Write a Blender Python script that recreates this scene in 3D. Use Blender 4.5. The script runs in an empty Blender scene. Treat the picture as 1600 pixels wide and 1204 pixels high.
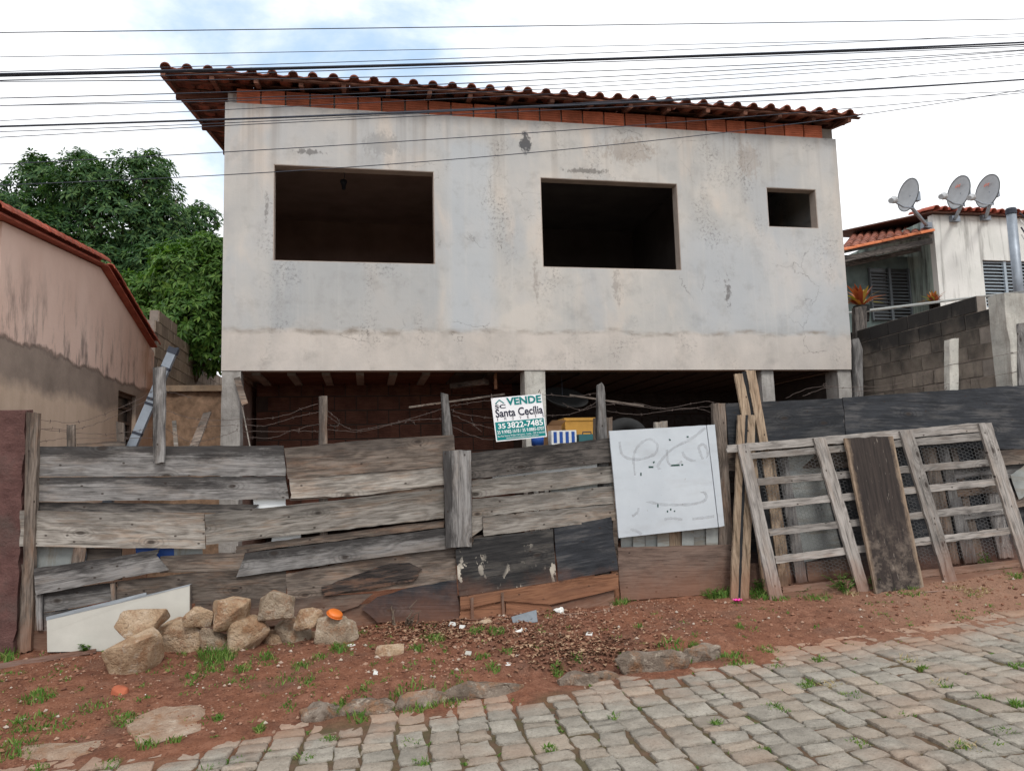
import bpy, bmesh, math, random
import numpy as np
from mathutils import Vector, Matrix, noise as mnoise
R = math.radians
random.seed(7)
SC = bpy.context.scene
COL = SC.collection

# ------------------------------------------------------------------ camera
FPX, YAW, PITCH, ROLL, EYE = 1200.2, 0.19047, 0.11008, -0.02695, 1.55
_f = Vector((math.sin(YAW)*math.cos(PITCH), math.cos(YAW)*math.cos(PITCH), math.sin(PITCH)))
_r0 = Vector((math.cos(YAW), -math.sin(YAW), 0)); _u0 = _r0.cross(_f)
_r = math.cos(ROLL)*_r0 + math.sin(ROLL)*_u0
_u = -math.sin(ROLL)*_r0 + math.cos(ROLL)*_u0
CAM = Vector((0, 0, EYE))
cd = bpy.data.cameras.new('camera'); cam = bpy.data.objects.new('camera', cd); COL.objects.link(cam)
cd.sensor_fit = 'HORIZONTAL'; cd.sensor_width = 36; cd.lens = FPX/1600*36
cd.clip_start = 0.05; cd.clip_end = 2000
m = Matrix((_r, _u, -_f)).transposed().to_4x4(); m.translation = CAM
cam.matrix_world = m
SC.camera = cam

# ------------------------------------------------------------------ sky, sun, exposure
SUN_EL, SUN_AZ = R(50), R(176)        # azimuth from +Y clockwise: behind the camera
w = bpy.data.worlds.new('World'); SC.world = w; w.use_nodes = True
nt = w.node_tree; nt.nodes.clear()
def wn(t, **k):
    n = nt.nodes.new(t)
    for a, b in k.items(): setattr(n, a, b)
    return n
out = wn('ShaderNodeOutputWorld'); bg = wn('ShaderNodeBackground'); bg.inputs[1].default_value = 1.0
sky = wn('ShaderNodeTexSky', sky_type='NISHITA'); sky.sun_disc = False
sky.sun_elevation = SUN_EL; sky.sun_rotation = SUN_AZ; sky.altitude = 900; sky.air_density = 1.0; sky.dust_density = 1.2
skm = wn('ShaderNodeMix', data_type='RGBA', blend_type='MULTIPLY'); skm.inputs[0].default_value = 1
nt.links.new(sky.outputs[0], skm.inputs[6]); skm.inputs[7].default_value = (.15, .15, .15, 1)
tc = wn('ShaderNodeTexCoord')
mp = wn('ShaderNodeMapping'); mp.inputs['Scale'].default_value = (1, 1, 2.2); mp.inputs['Location'].default_value = (.35, .1, .0)
nt.links.new(tc.outputs['Generated'], mp.inputs[0])
nz = wn('ShaderNodeTexNoise'); nz.inputs['Scale'].default_value = 2.6; nz.inputs['Detail'].default_value = 7; nz.inputs['Roughness'].default_value = .58; nz.inputs['Distortion'].default_value = .25
nt.links.new(mp.outputs[0], nz.inputs[0])
# the break in the cloud above the roof: a direction in which the cover thins
gap = wn('ShaderNodeVectorMath', operation='DOT_PRODUCT')
_g = (_f + (590-800)/FPX*_r - (20-602)/FPX*_u).normalized()
nt.links.new(tc.outputs['Generated'], gap.inputs[0]); gap.inputs[1].default_value = _g
gm = wn('ShaderNodeMapRange'); gm.inputs[1].default_value = .945; gm.inputs[2].default_value = 1.0; gm.inputs[3].default_value = 0; gm.inputs[4].default_value = .3
nt.links.new(gap.outputs['Value'], gm.inputs[0])
sb = wn('ShaderNodeMath', operation='SUBTRACT'); nt.links.new(nz.outputs[0], sb.inputs[0]); nt.links.new(gm.outputs[0], sb.inputs[1])
cv = wn('ShaderNodeMapRange', interpolation_type='SMOOTHSTEP'); cv.inputs[1].default_value = .2; cv.inputs[2].default_value = .44; cv.inputs[3].default_value = .1
nt.links.new(sb.outputs[0], cv.inputs[0])
nz2 = wn('ShaderNodeTexNoise'); nz2.inputs['Scale'].default_value = 3.4; nz2.inputs['Detail'].default_value = 5
nt.links.new(mp.outputs[0], nz2.inputs[0])
cr = wn('ShaderNodeValToRGB'); cr.color_ramp.elements[0].position = .3; cr.color_ramp.elements[1].position = .62
cr.color_ramp.elements[0].color = (.86, .9, .96, 1); cr.color_ramp.elements[1].color = (1.12, 1.13, 1.15, 1)
nt.links.new(nz2.outputs[0], cr.inputs[0])
cm = wn('ShaderNodeMix', data_type='RGBA')
nt.links.new(cv.outputs[0], cm.inputs[0]); veil = wn('ShaderNodeMix', data_type='RGBA'); veil.inputs[0].default_value = .5; nt.links.new(skm.outputs[2], veil.inputs[6]); veil.inputs[7].default_value = (.60, .86, 1.15, 1)
nt.links.new(veil.outputs[2], cm.inputs[6]); nt.links.new(cr.outputs[0], cm.inputs[7])
nt.links.new(cm.outputs[2], bg.inputs[0]); nt.links.new(bg.outputs[0], out.inputs[0])
sd = bpy.data.lights.new('sun', 'SUN'); sd.energy = 1.5; sd.angle = R(16); sd.color = (1, .965, .91)
so = bpy.data.objects.new('sun', sd); COL.objects.link(so)
_sdir = Vector((math.sin(SUN_AZ)*math.cos(SUN_EL), math.cos(SUN_AZ)*math.cos(SUN_EL), math.sin(SUN_EL)))
so.rotation_euler = _sdir.to_track_quat('Z', 'Y').to_euler(); so.location = (0, 0, 30)
vs = SC.view_settings; vs.view_transform = 'Standard'; vs.look = 'None'; vs.exposure = 0.32; vs.gamma = 1.0; vs.use_curve_mapping = False

# ------------------------------------------------------------------ pixel -> place
def ray(p): return _f + (p[0]-800)/FPX*_r - (p[1]-602)/FPX*_u
def onY(p, Y):
    d = ray(p); return CAM + d*(Y/d.y)
def onX(p, X):
    d = ray(p); return CAM + d*(X/d.x)
def onP(p, P0, n):
    d = ray(p); return CAM + d*((P0-CAM).dot(n)/d.dot(n))
def interp(x, tab):
    if x <= tab[0][0]: return tab[0][1]
    for (a, b), (c, e) in zip(tab, tab[1:]):
        if x <= c: return b + (e-b)*(x-a)/(c-a)
    return tab[-1][1]
YF = 7.2
def zs(x): return .04*12*math.tanh(x/12)
def yk(x): return 5.42 + .09*max(-6, min(x, 9))
ZF = [(-9, .02), (-4, .12), (-2.8, .15), (.8, .205), (2.4, .258), (3.6, .29), (6.5, .40), (9, .5), (14, .62)]
def gz(x, y):
    s = zs(x); k = yk(x)
    if y <= k: 
        e = 0
        return s
    z1 = interp(x, ZF)
    t = (y-k)/(YF-k)
    if t > 1: return z1
    step = .075*max(0, min(1, (x+.7)*3))*max(0, min(1, (3.1-x)*3))
    a = min(1, t*12)
    return s + step*a*(1-t) + (z1-s)*(t**.92)
def gnd(p, lift=0.0):
    d = ray(p); t = 2.0
    lo, hi = 1.5, 40
    for i in range(400):
        t = 1.5 + i*.06
        q = CAM + d*t
        if q.z <= gz(q.x, q.y)+lift: break
    lo, hi = t-.06, t
    for _ in range(20):
        md = (lo+hi)/2; q = CAM + d*md
        if q.z <= gz(q.x, q.y)+lift: hi = md
        else: lo = md
    return CAM + d*hi

# ------------------------------------------------------------------ object helpers
W = {}
def link(o, parent=None, mw=None):
    COL.objects.link(o)
    mw = mw or Matrix()
    W[o] = mw
    if parent is not None:
        o.parent = parent; o.matrix_parent_inverse = W[parent].inverted()
    o.matrix_basis = mw
    return o
def tag(o, label=None, cat=None, group=None, kind=None):
    if label: o['label'] = label
    if cat: o['category'] = cat
    if group: o['group'] = group
    if kind: o['kind'] = kind
    return o
def empty(name, loc, label=None, cat=None, group=None, kind=None):
    o = bpy.data.objects.new(name, None); o.empty_display_size = .1
    link(o, None, Matrix.Translation(Vector(loc)))
    return tag(o, label, cat, group, kind)
def mesh(name, vs, fs, mat=None, smooth=False):
    me = bpy.data.meshes.new(name)
    me.from_pydata([tuple(v) for v in vs], [], fs); me.update()
    if mat: me.materials.append(mat)
    if smooth: me.shade_smooth()
    return me
def obj(name, vs, fs, mat, parent=None, mw=None, smooth=False, center=True):
    """vs are world points; the object's origin is moved to their centre, or mw gives its frame"""
    vs = [Vector(v) for v in vs]
    if mw is None:
        c = sum(vs, Vector())/len(vs) if center else Vector()
        mw = Matrix.Translation(c)
    inv = mw.inverted()
    me = mesh(name, [inv @ v for v in vs], fs, mat, smooth)
    return link(bpy.data.objects.new(name, me), parent, mw)
def inst(name, me, parent, mw):
    return link(bpy.data.objects.new(name, me), parent, mw)
def frame(o, x, n):
    """matrix with local x along x and local -y towards the viewer (normal n points away)"""
    x = Vector(x).normalized(); n = Vector(n); n = (n - x*n.dot(x)).normalized(); z = x.cross(n)
    mm = Matrix((x, n, z)).transposed().to_4x4(); mm.translation = o
    return mm
class MB:
    def __init__(s): s.v = []; s.f = []
    def add(s, vs, fs):
        b = len(s.v); s.v += [Vector(v) for v in vs]; s.f += [tuple(i+b for i in q) for q in fs]
    def box(s, lo, hi):
        x0, y0, z0 = lo; x1, y1, z1 = hi
        s.add([(x0,y0,z0),(x1,y0,z0),(x1,y1,z0),(x0,y1,z0),(x0,y0,z1),(x1,y0,z1),(x1,y1,z1),(x0,y1,z1)],
              [(0,3,2,1),(4,5,6,7),(0,1,5,4),(1,2,6,5),(2,3,7,6),(3,0,4,7)])
    def bar(s, a, b, w_, h_, up=(0,0,1)):
        a = Vector(a); b = Vector(b); x = (b-a).normalized(); up = Vector(up)
        if abs(x.dot(up)) > .98: up = Vector((0,1,0))
        y = up.cross(x).normalized(); z = x.cross(y)
        q = []
        for p in (a, b):
            for sy, sz in ((-1,-1),(1,-1),(1,1),(-1,1)): q.append(p + y*sy*w_/2 + z*sz*h_/2)
        s.add(q, [(0,3,2,1),(4,5,6,7),(0,1,5,4),(1,2,6,5),(2,3,7,6),(3,0,4,7)])
    def tube(s, pts, rad, n=6, caps=True):
        pts = [Vector(p) for p in pts]
        if not hasattr(rad, '__len__'): rad = [rad]*len(pts)
        base = len(s.v); prev = None
        for i, p in enumerate(pts):
            t = (pts[min(i+1, len(pts)-1)] - pts[max(i-1, 0)]).normalized()
            if prev is None:
                a = Vector((0,0,1)) if abs(t.z) < .9 else Vector((1,0,0))
                u = t.cross(a).normalized()
            else:
                u = (prev - t*prev.dot(t)).normalized()
            prev = u; v = t.cross(u)
            for k in range(n):
                an = 2*math.pi*k/n
                s.v.append(p + (u*math.cos(an)+v*math.sin(an))*rad[i])
        for i in range(len(pts)-1):
            for k in range(n):
                a = base+i*n+k; b = base+i*n+(k+1) % n
                s.f.append((a, b, b+n, a+n))
        if caps:
            s.f.append(tuple(base+k for k in range(n))[::-1]); e = base+(len(pts)-1)*n
            s.f.append(tuple(e+k for k in range(n)))
    def lathe(s, prof, c, axis=(0,0,1), n=16):
        ax = Vector(axis).normalized(); a = Vector((1,0,0)) if abs(ax.x) < .9 else Vector((0,1,0))
        u = ax.cross(a).normalized(); v = ax.cross(u); c = Vector(c); base = len(s.v)
        for (r_, h_) in prof:
            for k in range(n):
                an = 2*math.pi*k/n; s.v.append(c + ax*h_ + (u*math.cos(an)+v*math.sin(an))*r_)
        for i in range(len(prof)-1):
            for k in range(n):
                a_ = base+i*n+k; b_ = base+i*n+(k+1) % n
                s.f.append((a_, b_, b_+n, a_+n))
    def build(s, name, mat, parent=None, smooth=False, mw=None, center=True):
        return obj(name, s.v, s.f, mat, parent, mw, smooth, center)
def part_box(name, lo, hi, mat, parent=None):
    b = MB(); b.box(lo, hi); return b.build(name, mat, parent)

# ------------------------------------------------------------------ node helper
class N:
    def __init__(s, name):
        s.mat = bpy.data.materials.new(name); s.mat.use_nodes = True
        s.t = s.mat.node_tree; s.t.nodes.clear()
        s.out = s.t.nodes.new('ShaderNodeOutputMaterial'); s.b = s.t.nodes.new('ShaderNodeBsdfPrincipled')
        s.t.links.new(s.b.outputs[0], s.out.inputs[0])
        s.b.inputs['Specular IOR Level'].default_value = .25
        s._tc = None; s._oi = None
    def n(s, t, **k):
        q = s.t.nodes.new(t)
        for a, b in k.items(): setattr(q, a, b)
        return q
    def set(s, sock, v):
        if v is None: return
        if hasattr(v, 'is_output'): s.t.links.new(v, sock)
        elif isinstance(v, (tuple, list)) and len(v) == 3 and sock.type == 'RGBA': sock.default_value = (*v, 1)
        else: sock.default_value = v
    def co(s, kind='Object'):
        if not s._tc: s._tc = s.n('ShaderNodeTexCoord')
        return s._tc.outputs[kind]
    def pos(s): return s.n('ShaderNodeNewGeometry').outputs['Position']
    def island(s): return s.n('ShaderNodeNewGeometry').outputs['Random Per Island']
    def rnd(s):
        if not s._oi: s._oi = s.n('ShaderNodeObjectInfo')
        return s._oi.outputs['Random']
    def map(s, v, scale=(1,1,1), loc=(0,0,0), rot=(0,0,0)):
        q = s.n('ShaderNodeMapping'); s.set(q.inputs[0], v)
        q.inputs['Scale'].default_value = scale; s.set(q.inputs['Location'], loc); q.inputs['Rotation'].default_value = rot
        return q.outputs[0]
    def comb(s, x=0, y=0, z=0):
        q = s.n('ShaderNodeCombineXYZ')
        for i, a in enumerate((x, y, z)): s.set(q.inputs[i], a)
        return q.outputs[0]
    def sep(s, v):
        q = s.n('ShaderNodeSeparateXYZ'); s.set(q.inputs[0], v); return q.outputs
    def noise(s, v, scale=5, det=4, rough=.55, dist=0, col=False):
        q = s.n('ShaderNodeTexNoise'); s.set(q.inputs['Vector'], v)
        q.inputs['Scale'].default_value = scale; q.inputs['Detail'].default_value = det
        q.inputs['Roughness'].default_value = rough; q.inputs['Distortion'].default_value = dist
        return q.outputs[1 if col else 0]
    def voro(s, v, scale=5, feature='F1', rand=1):
        q = s.n('ShaderNodeTexVoronoi', feature=feature); s.set(q.inputs['Vector'], v); q.inputs['Scale'].default_value = scale
        q.inputs['Randomness'].default_value = rand
        return q.outputs[0]
    def voro2(s, x, y, scale=1.0):
        q = s.n('ShaderNodeTexVoronoi', feature='F1', voronoi_dimensions='2D'); s.set(q.inputs['Vector'], s.comb(x, y, 0)); q.inputs['Scale'].default_value = scale
        return q.outputs['Distance'], s.sep(q.outputs['Color'])[0]
    def ramp(s, f, stops, interp='LINEAR'):
        q = s.n('ShaderNodeValToRGB'); s.set(q.inputs[0], f); r = q.color_ramp; r.interpolation = interp
        while len(r.elements) < len(stops): r.elements.new(.5)
        for e, (p, c) in zip(r.elements, stops):
            e.position = p; e.color = (c, c, c, 1) if not hasattr(c, '__len__') else (*c, 1)
        return q.outputs[0]
    def mix(s, f, a, b, mode='MIX'):
        q = s.n('ShaderNodeMix', data_type='RGBA', blend_type=mode)
        s.set(q.inputs[0], f); s.set(q.inputs[6], a); s.set(q.inputs[7], b); return q.outputs[2]
    def math(s, op, a, b=None, clamp=False):
        q = s.n('ShaderNodeMath', operation=op); q.use_clamp = clamp; s.set(q.inputs[0], a); s.set(q.inputs[1], b); return q.outputs[0]
    def vadd(s, a, b):
        q = s.n('ShaderNodeVectorMath', operation='ADD'); s.set(q.inputs[0], a); s.set(q.inputs[1], b); return q.outputs[0]
    def rng(s, f, a, b, c=0, d=1):
        q = s.n('ShaderNodeMapRange'); q.clamp = True; s.set(q.inputs[0], f)
        for i, x in enumerate((a, b, c, d)): q.inputs[i+1].default_value = x
        return q.outputs[0]
    def bump(s, h, strength=.4, dist=.01, nrm=None):
        q = s.n('ShaderNodeBump'); q.inputs['Strength'].default_value = strength; q.inputs['Distance'].default_value = dist
        s.set(q.inputs['Height'], h)
        if nrm is not None: s.set(q.inputs['Normal'], nrm)
        s.t.links.new(q.outputs[0], s.b.inputs['Normal']); return q.outputs[0]
    def fin(s, col, rough=.85, metal=0, spec=None):
        s.set(s.b.inputs['Base Color'], col); s.set(s.b.inputs['Roughness'], rough); s.b.inputs['Metallic'].default_value = metal
        if spec is not None: s.b.inputs['Specular IOR Level'].default_value = spec
        return s.mat
    def objco(s, k=37.0):
        """object coordinates shifted by the object's own random number"""
        r = s.math('MULTIPLY', s.rnd(), k)
        return s.vadd(s.co(), s.comb(r, s.math('MULTIPLY', r, .37), s.math('MULTIPLY', r, 1.7)))
def simple(name, col, rough=.7, metal=0, var=.15, scale=8, bump=.2, bscale=40, spec=None, each=0):
    n = N(name); c = n.objco()
    f = n.noise(c, scale, 5, .6)
    k = n.ramp(f, [(.3, tuple(x*(1-var) for x in col)), (.7, tuple(min(1, x*(1+var)) for x in col))])
    if each:
        br = n.math('MULTIPLY_ADD', n.rnd(), each); n.t.nodes[-1].inputs[2].default_value = 1-each*.55
        k = n.mix(1, k, n.comb(br, br, br), 'MULTIPLY')
    if bump: n.bump(n.noise(c, bscale, 4), bump, .004)
    return n.fin(k, rough, metal, spec)
def wood(name, dark, light, stain=(.03, .026, .024), stain_amt=.5, warm=None, warm_amt=.0, rough=.85, grain=1.0, topdark=0.0, flake=0.0):
    """weathered board: grain runs along local x, flat-sawn figure, dark mould patches, warm raw patches"""
    n = N(name); c = n.objco(); x, y, z = n.sep(c)
    low = n.noise(n.map(c, (1.0, 2, 4.2)), 1.6, 2, .5)
    ph = n.math('ADD', n.math('MULTIPLY', z, 60), n.math('MULTIPLY', low, 46))
    ring = n.math('MULTIPLY_ADD', n.math('SINE', ph), .5); n.t.nodes[-1].inputs[2].default_value = .5
    fine = n.noise(n.map(c, (4, 30, 130)), 1.4, 5, .75)
    fib = n.noise(n.map(c, (1.3, 14, 34)), 1.4, 7, .72)
    g = n.math('ADD', n.math('MULTIPLY', ring, .075*grain), n.math('ADD', n.math('MULTIPLY', fine, .5), n.math('MULTIPLY', fib, .5)))
    k0 = .037*grain
    lp = lambda t: tuple(p+(q-p)*t for p, q in zip(dark, light))
    col = n.ramp(g, [(.38+k0, tuple(q*.45 for q in dark)), (.45+k0, lp(.1)), (.52+k0, lp(.6)), (.62+k0, light)])
    fo = n.math('MULTIPLY', n.math('SUBTRACT', fib, .5), .8)
    if warm:
        wm = n.math('ADD', n.noise(n.map(c, (1.3, 2, 5)), 1.5, 5, .65), fo)
        col = n.mix(n.math('MULTIPLY', n.rng(wm, .5, .66), warm_amt), col, warm)
    st = n.math('ADD', n.noise(n.map(c, (1.8, 3, 6.5)), 1.7, 7, .7), fo)
    stm = n.math('MULTIPLY', n.rng(st, .49, .62), stain_amt)
    col = n.mix(stm, col, stain)
    # bleached streaks and cracks
    bl = n.noise(n.map(c, (.9, 8, 26), (5, 2, 9)), 1.5, 6, .75)
    col = n.mix(n.math('MULTIPLY', n.rng(bl, .54, .68), .4), col, tuple(min(1, q*1.3) for q in light))
    ck = n.noise(n.map(c, (.7, 30, 70), (9, 4, 1)), 1.3, 5, .65)
    ckm = n.rng(ck, .61, .66)
    col = n.mix(n.math('MULTIPLY', ckm, .75), col, tuple(q*.35 for q in dark))
    if topdark:
        gx_, gy_, gz_ = n.sep(n.co('Generated'))
        tn = n.math('ADD', n.math('ADD', gz_, fo), n.math('MULTIPLY', n.math('SUBTRACT', n.noise(n.map(c, (1.3, 3, 6), (3, 8, 2)), 1.6, 7, .7), .5), 1.7))
        col = n.mix(n.math('MULTIPLY', n.rng(tn, .5, .82), topdark), col, (.022, .02, .02))
    if flake:
        fl = n.noise(n.map(c, (6, 9, 3.2), (2, 7, 4)), 1.6, 5, .6)
        ar = n.rng(n.noise(n.map(c, (2.2, 2, 1.2), (6, 1, 3)), 1.4, 2), .44, .54)
        col = n.mix(n.math('MULTIPLY', n.math('MULTIPLY', n.rng(fl, .57, .59), ar), flake), col, (.55, .50, .42))
    # knots
    vv, vc = n.voro2(n.math('MULTIPLY', x, 1.9), n.math('MULTIPLY', z, 3.6))
    vv = n.math('ADD', n.math('ADD', vv, n.math('MULTIPLY', n.math('SUBTRACT', fib, .5), .12)), n.math('MULTIPLY', n.math('GREATER_THAN', vc, .45), 5))
    kn = n.rng(vv, .085, .04)
    rg = n.math('MULTIPLY', n.rng(n.math('SINE', n.math('MULTIPLY', vv, 75)), .0, .9), n.rng(vv, .36, .1))
    col = n.mix(n.math('MULTIPLY', rg, .55), col, tuple(q*.55 for q in dark))
    col = n.mix(n.math('MULTIPLY', kn, .8), col, (.03, .022, .018))
    # nail heads
    nv, nc = n.voro2(n.math('MULTIPLY', x, 4), n.math('MULTIPLY', z, 6))
    nv = n.math('ADD', nv, n.math('MULTIPLY', n.math('GREATER_THAN', nc, .5), 5))
    col = n.mix(n.math('MULTIPLY', n.rng(nv, .055, .035), .85), col, (.03, .02, .016))
    br = n.math('MULTIPLY_ADD', n.rnd(), .42); n.t.nodes[-1].inputs[2].default_value = .78
    col = n.mix(1.0, col, n.comb(br, br, br), 'MULTIPLY')
    # red earth splashed up from the verge
    px_, py_, pz_ = n.sep(n.pos())
    sp = n.math('ADD', n.math('SUBTRACT', pz_, n.math('MULTIPLY', px_, .03)), n.math('MULTIPLY', n.math('SUBTRACT', n.noise(n.pos(), 4, 7, .7), .5), .5))
    col = n.mix(n.rng(sp, .55, .2, 0, .6), col, (.22, .10, .06))
    n.bump(n.math('SUBTRACT', g, n.math('MULTIPLY', ckm, .8)), .55, .004)
    return n.fin(col, rough)

# ------------------------------------------------------------------ materials
WOOD_GREY = wood('weathered_grey_wood', (.145, .137, .132), (.29, .28, .272), stain=(.05, .046, .045), stain_amt=.55, warm=(.21, .165, .13), warm_amt=.4, topdark=.85)
WOOD_PALE = wood('weathered_pale_wood', (.20, .178, .155), (.40, .372, .335), stain=(.085, .072, .062), stain_amt=.5, warm=(.30, .205, .14), warm_amt=.6, topdark=.4)
WOOD_BROWN = wood('weathered_brown_wood', (.10, .078, .063), (.225, .185, .155), stain=(.035, .028, .025), stain_amt=.55, warm=(.24, .135, .08), warm_amt=.5, topdark=.5)
WOOD_DARK = wood('mouldy_dark_wood', (.045, .04, .037), (.17, .15, .135), stain=(.018, .017, .017), stain_amt=.8, topdark=.5)
WOOD_ORANGE = wood('earth_stained_orange_wood', (.21, .095, .05), (.36, .18, .10), stain=(.10, .055, .038), stain_amt=.45)
WOOD_FRESH = wood('pine_batten_wood', (.23, .165, .11), (.42, .325, .235), stain=(.13, .09, .065), stain_amt=.4, warm=(.38, .23, .135), warm_amt=.4)
WOOD_GATE = wood('silvery_lattice_wood', (.17, .155, .142), (.33, .305, .283), stain=(.085, .073, .065), stain_amt=.4, warm=(.25, .195, .155), warm_amt=.45)
PLY_BLACK = wood('black_coated_plywood', (.014, .016, .02), (.04, .043, .05), stain=(.006, .007, .009), stain_amt=.5, warm=(.105, .10, .098), warm_amt=.6, grain=.3, rough=.6)
PLY_FLAKE = wood('flaking_black_plywood', (.013, .013, .014), (.045, .043, .042), stain=(.006, .006, .007), stain_amt=.5, warm=(.12, .108, .095), warm_amt=.6, grain=.3, rough=.65, flake=.95)
PLY_BROWN = wood('brown_plywood', (.115, .078, .062), (.20, .145, .118), stain=(.05, .032, .026), stain_amt=.5, warm=(.17, .11, .085), warm_amt=.5, grain=.5)
PLY_CHAR = wood('charred_board', (.014, .012, .012), (.07, .055, .048), stain=(.20, .105, .065), stain_amt=.45)
ROOF_WOOD = wood('reddish_roof_timber', (.10, .045, .03), (.24, .11, .075), stain_amt=.3)
def plank_mat():
    n = N('dark_formwork_face'); c = n.objco(); gx_, gy_, gz_ = n.sep(n.co('Generated'))
    fib = n.noise(n.map(c, (1.5, 14, 30)), 1.4, 7, .7)
    col = n.ramp(fib, [(.35, (.016, .012, .011)), (.65, (.045, .033, .028))])
    nz = n.math('MULTIPLY', n.math('SUBTRACT', n.noise(n.map(c, (3, 3, 8)), 2, 6, .7), .5), .22)
    e = n.math('ADD', n.math('MINIMUM', gz_, n.math('SUBTRACT', 1, gz_)), nz)
    col = n.mix(n.rng(e, .11, .02), col, n.ramp(fib, [(.35, (.16, .11, .075)), (.65, (.30, .225, .16))]))
    sc = n.noise(n.map(c, (3.5, 3, 3), (4, 4, 4)), 2.2, 7, .72)
    bot = n.rng(gx_, .45, .85)
    col = n.mix(n.math('MULTIPLY', n.math('MULTIPLY', n.rng(sc, .46, .66), bot), .75), col, (.22, .175, .14))
    scr = n.noise(n.map(c, (4, 9, 30), (1, 2, 3), (0, .5, 0)), 2.0, 4, .6)
    col = n.mix(n.math('MULTIPLY', n.rng(scr, .66, .7), .5), col, (.30, .26, .22))
    n.bump(fib, .4, .004)
    return n.fin(col, .75)
PLANK_D = plank_mat()

def facade_mat():
    n = N('bare_cement_render'); c = n.co(); x, y, z = n.sep(c)      # metres from the wall's lower left corner
    big = n.noise(n.map(c, (.55, 1, .5)), 1.6, 5, .55, .4)
    col = n.ramp(big, [(.34, (.385, .38, .37)), (.5, (.455, .438, .415)), (.64, (.53, .492, .45))])
    # blue-grey trowelled fields
    f2 = n.noise(n.map(c, (.9, 1, .45), (3.3, 0, 1.7)), 1.2, 4, .5, .6)
    col = n.mix(n.math('MULTIPLY', n.rng(f2, .48, .62), .7), col, (.405, .412, .42))
    f3 = n.noise(n.map(c, (1.1, 1, .5), (9.1, 0, 4.2)), 1.5, 4, .55, .5)
    col = n.mix(n.math('MULTIPLY', n.rng(f3, .54, .66), .55), col, (.58, .50, .43))
    wob = n.math('MULTIPLY', n.math('SUBTRACT', n.noise(c, 1.6, 5, .6), .5), .22)
    zz = n.math('ADD', z, wob)
    xx = n.math('ADD', x, n.math('MULTIPLY', wob, .6))
    # darker smooth panel under the first opening
    def rect(x0, x1, z0, z1, s=.05):
        a = n.math('MULTIPLY', n.rng(xx, x0-s, x0+s), n.rng(xx, x1+s, x1-s))
        b = n.math('MULTIPLY', n.rng(zz, z0-s, z0+s), n.rng(zz, z1+s, z1-s))
        return n.math('MULTIPLY', a, b)
    col = n.mix(n.math('MULTIPLY', rect(.55, 2.6, .48, 1.38), .6), col, (.345, .355, .362))
    col = n.mix(n.math('MULTIPLY', rect(2.72, 3.3, .5, 3.0, .08), .5), col, (.44, .475, .51))
    col = n.mix(n.math('MULTIPLY', rect(5.9, 8.2, .45, 1.9, .2), .45), col, (.43, .455, .485))
    # the pour line and cream skirt above the slab edge
    sk = n.rng(zz, .52, .46)
    col = n.mix(n.math('MULTIPLY', sk, .8), col, n.ramp(n.noise(n.map(c, (1, 1, .7)), 2.2, 5, .6), [(.35, (.44, .40, .365)), (.65, (.565, .505, .455))]))
    ln = n.math('MULTIPLY', n.rng(zz, .44, .49), n.rng(zz, .55, .5))
    col = n.mix(n.math('MULTIPLY', ln, n.rng(n.noise(n.map(c, (1.2, 1, 3)), 2, 4), .45, .62)), col, (.27, .235, .20))
    # rain streaks falling from the top
    sx = n.noise(n.map(c, (3.2, 1, .10)), 1.7, 4, .6, .3)
    top = n.rng(z, 1.9, 3.25)
    col = n.mix(n.math('MULTIPLY', n.math('MULTIPLY', n.rng(sx, .52, .68), top), .5), col, (.26, .23, .205))
    sx2 = n.noise(n.map(c, (5.5, 1, .16), (4, 0, 2)), 1.7, 4, .6, .3)
    col = n.mix(n.math('MULTIPLY', n.rng(sx2, .55, .72), .25), col, (.58, .55, .51))
    # mottled dirt and mould specks
    m1 = n.noise(c, 3.2, 8, .68); m1m = n.rng(m1, .52, .74)
    col = n.mix(n.math('MULTIPLY', m1m, .42), col, (.23, .215, .20))
    spk = n.noise(c, 26, 6, .75); area = n.rng(n.noise(n.map(c, (1, 1, .7), (2, 5, 8)), 1.9, 4, .6), .53, .66)
    col = n.mix(n.math('MULTIPLY', n.math('MULTIPLY', n.rng(spk, .5, .62), area), .65), col, (.085, .08, .078))
    # the black mould stain below the eaves, and the chipped vertical seam on the right
    def blot(cx, cz, rx, rz, amt, colr, th=.5):
        dx = n.math('DIVIDE', n.math('SUBTRACT', x, cx), rx); dz = n.math('DIVIDE', n.math('SUBTRACT', z, cz), rz)
        d = n.math('SQRT', n.math('ADD', n.math('MULTIPLY', dx, dx), n.math('MULTIPLY', dz, dz)))
        nn = n.math('ADD', n.rng(d, 1.0, .0), n.math('MULTIPLY', n.math('SUBTRACT', n.noise(n.map(c, (1.3, 1, .8)), 14, 6, .7), .5), 1.5))
        return n.mix(n.math('MULTIPLY', n.rng(nn, th, th+.18), amt), col, colr)
    col = blot(3.77, 3.02, .16, .3, .85, (.05, .052, .06))
    col = blot(6.52, 1.05, .14, .75, .75, (.12, .11, .105), .7)
    col = blot(4.95, 1.1, .22, .9, .45, (.2, .175, .16), .72)
    col = blot(4.6, 2.68, .7, .09, .7, (.13, .12, .11), .55)
    col = blot(1.0, 2.75, .45, .1, .7, (.11, .105, .10), .6)
    col = blot(.5, 2.0, .1, .75, .6, (.14, .13, .125), .72)
    col = blot(3.85, 1.2, .2, 1.2, .45, (.22, .185, .16), .74)
    col = blot(6.95, 2.95, .35, .5, .3, (.25, .19, .145), .45)
    col = blot(5.2, 3.0, .9, .45, .45, (.27, .22, .18), .55)
    col = blot(1.9, 2.9, .5, .35, .5, (.25, .245, .24), .5)
    # hairline cracks
    dv = n.vadd(c, n.map(n.noise(c, 3, 5, .6, 0, True), (.35, .35, .35)))
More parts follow.
